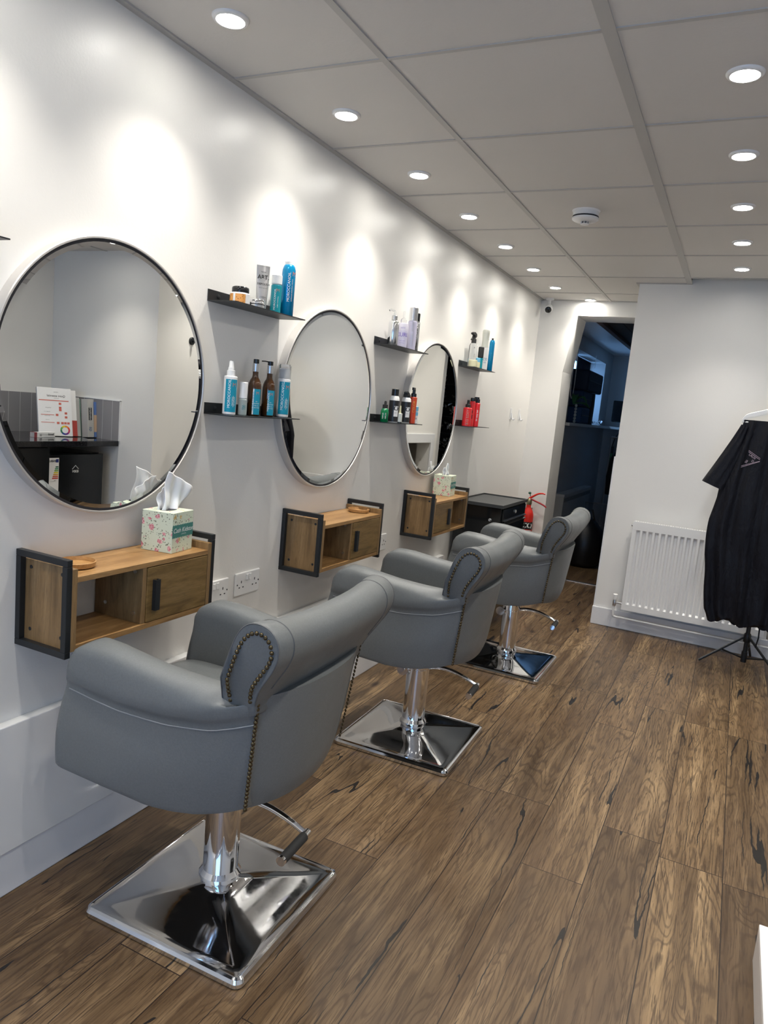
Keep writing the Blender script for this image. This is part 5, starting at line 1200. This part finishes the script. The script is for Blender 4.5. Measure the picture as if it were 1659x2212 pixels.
# monitor at the far wall
t = thing('monitor', 'black screen at the far right of the back room sill', 'monitor', (0.22, 8.40, WZ0))
MB().box(-0.10, 0.34, -0.02, 0.02, 0.06, 0.32).build('screen', M_blackg, t, bevel=0.012, seg=3)
MB().box(0.10, 0.14, -0.01, 0.03, 0, 0.08).build('stand', M_black, t); MB().box(0.02, 0.22, -0.05, 0.05, 0, 0.01).build('stand_foot', M_black, t)
o = boxo('far_shelf', (0.14, 1.2, 8.20, 8.66, WZ0 - 0.03, WZ0 - 0.001), bpy.data.materials['sill_paint'], None, bevel=0.003); tag(o, 'far shelf board continuing from the back room sill', 'shelf')
t = thing('crumpled_foil', 'crumpled foil heap on the sill before the black screen', 'foil', (0.06, 7.95, WZ0))
rnd = random.Random(4); mb = MB()
for q in range(14):
    x_, y_, z_ = rnd.uniform(-0.05, 0.05), rnd.uniform(-0.18, 0.18), rnd.uniform(0.008, 0.045); mb.add([(x_ + rnd.uniform(-.03, .03), y_ + rnd.uniform(-.05, .05), max(0.001, z_ + rnd.uniform(-.02, .03))) for _ in range(4)], [(0, 1, 2), (0, 2, 3), (0, 3, 1), (1, 2, 3)])
mb.build('foil', M_silver, t)
# ceiling hatch with boards and black pipe
t = thing('loft_hatch', 'dark boarded timber panel on the back room ceiling', 'ceiling panel', (1.03, 6.85, 2.249))
mb = MB()
for q in range(9): mb.box(-0.62 + q * 0.135, -0.62 + q * 0.135 + 0.131, -1.45, 0.62, -0.018, 0.0)
mb.build('boards', mat('dark_boards', (0.045, 0.040, 0.037), 0.7), t, bevel=0.003)
mb = MB(); mb.box(-0.665, -0.62, -1.5, 0.665, -0.05, 0.0); mb.box(0.60, 0.645, -1.5, 0.665, -0.05, 0.0); mb.box(-0.62, 0.60, 0.62, 0.665, -0.05, 0.0); mb.build('frame', mat('hatch_frame', (0.10, 0.055, 0.035), 0.6), t, bevel=0.004)
o = MB().tube(catmull([(0.60, 7.6, 2.245), (0.60, 7.6, 2.15), (0.63, 7.6, 2.10), (0.70, 7.6, 2.09), (1.2, 7.6, 2.09)], 5, False), 0.028, 14).build('drain_pipe', M_rubber, None, smooth=50); tag(o, 'black bent pipe hanging from the back room ceiling', 'pipe')
# lower furniture of the back room: washing machine, dark coats, bag, tag
t = thing('washing_machine', 'dim washing machine with round door at the end of the back room', 'washing machine', (0.62, 7.9, 0))
MB().box(-0.30, 0.30, 0, 0.55, 0.0, 0.62).build('body', mat('washer_grey', (0.10, 0.10, 0.10), 0.5), t, bevel=0.01)
MB().lathe([(0.17, 0), (0.20, -0.006), (0.205, -0.02), (0.17, -0.03), (0.15, -0.02), (0, -0.015)], (0, 0, 0.36), seg=40, axis='y').build('door', M_blackg, t, smooth=40)
MB().box(-0.30, 0.30, -0.002, 0, 0.54, 0.60).build('control_panel', mat('panel_brown', (0.05, 0.035, 0.025), 0.5), t)
t = thing('clothes_rail_coats', 'black coats hanging in the dark of the back room', 'coats', (0.62, 7.3, 0.63))
MB().loft([[(0.28 * math.cos(2 * PI * k / 30) * w_, 0.10 * math.sin(2 * PI * k / 30) + 0.015 * math.sin(k * 2.1), z) for k in range(30)] for z, w_ in ((0.0, 1.05), (0.2, 1.1), (0.4, 1.0), (0.52, 0.75), (0.56, 0.35))]).build('coat', mat('coat_black', (0.006, 0.006, 0.007), 0.7), t, smooth=70)
MB().tube([(-0.3, 0, 0.62), (0.5, 0, 0.62)], 0.010, 8).build('rail', M_steel, t)
for x_ in (-0.3, 0.5): MB().tube([(x_, 0, -0.63), (x_, 0, 0.62)], 0.010, 8).build('post', M_steel, t)
t = thing('bin_bag', 'black bag lump on the back room floor behind the farthest chair', 'bag', (0.36, 6.22, 0))
MB().loft([[(math.cos(2 * PI * k / 26) * rr * (1 + 0.06 * math.sin(k * 1.9 + z * 20)), math.sin(2 * PI * k / 26) * rr * 0.9, z) for k in range(26)] for z, rr in ((0, 0.13), (0.05, 0.17), (0.22, 0.185), (0.36, 0.16), (0.44, 0.10), (0.48, 0.05))]).build('body', mat('bag_black', (0.006, 0.006, 0.007), 0.35), t, smooth=70)
MB().tube([(-0.05, 0, 0.44), (-0.02, -0.05, 0.54), (0.05, -0.04, 0.56), (0.08, 0, 0.44)], 0.008, 8).build('handle', M_rubber, t)
t = thing('hanging_tool', 'dark strap with green tag hanging in the back room', 'tag', (0.205, 8.19, 0.93))
MB().box(-0.022, 0.022, -0.006, 0.006, -0.04, 0.20).build('strap', M_black, t, bevel=0.003)
o = MB().box(-0.018, 0.018, -0.009, -0.0065, -0.02, 0.12).build('tag_card', mat('tag_green', (0.06, 0.24, 0.10), 0.5), t); 
MB().tube([(0, 0, 0.20), (0.02, 0.01, 0.30), (0.07, 0.02, 0.406)], 0.006, 6).build('cord', M_black, t)
t = thing('wire_dryer_rack', 'thin metal rack low in the dark back room', 'rack', (0.45, 7.25, 0.52))
mb = MB(); mb.tube([(-0.3, 0, 0), (0.4, 0, 0)], 0.006, 6); mb.tube([(-0.14, 0, 0.0), (-0.14, 0, 0.06)], 0.006, 6); mb.tube([(-0.3, 0, 0), (-0.3, 0, -0.52)], 0.006, 6); mb.tube([(0.4, 0, 0), (0.4, 0, -0.52)], 0.006, 6); mb.build('rod', M_steel, t)
# sideways shelf of glinting packets, seen only in the farthest mirror
t = thing('packet_rack', 'dark rack of glinting foil packets seen in the farthest mirror', 'rack', (1.02, 6.5, 0))
mb = MB()
for q in range(8): mb.box(0.0, 0.70, 0, 0.3, 0.75 + q * 0.18, 0.765 + q * 0.18)
mb.box(-0.01, 0.0, 0, 0.3, 0, 2.15); mb.box(0.70, 0.71, 0, 0.3, 0, 2.15); mb.box(0, 0.7, 0.29, 0.3, 0.75, 2.15); mb.build('frame', M_black, t)
rnd = random.Random(9)
for q in range(7):
    mb = MB()
    for k in range(34):
        cx_, cz_ = rnd.uniform(0.03, 0.67), 0.80 + q * 0.18 + rnd.uniform(0, 0.11); mb.add([(cx_ + rnd.uniform(-.03, .03), rnd.uniform(0.02, 0.08), cz_ + rnd.uniform(-.03, .03)) for _ in range(4)], [(0, 1, 2), (0, 2, 3), (0, 3, 1), (1, 2, 3)])
    o = mb.build('foil_packets', mat('packet_foil_%d' % q, (0.75, 0.75, 0.72), 0.2, 0.9), t); o['kind'] = 'stuff'
# cupboard contents glimpsed in the mirror
t = thing('ironing_board', 'dark folded board leaning inside the low cupboard', 'board', (1.40, 4.75, 0))
o = MB().box(-0.02, 0.02, -0.12, 0.12, 0, 1.05).build('board', M_black, t, bevel=0.01)
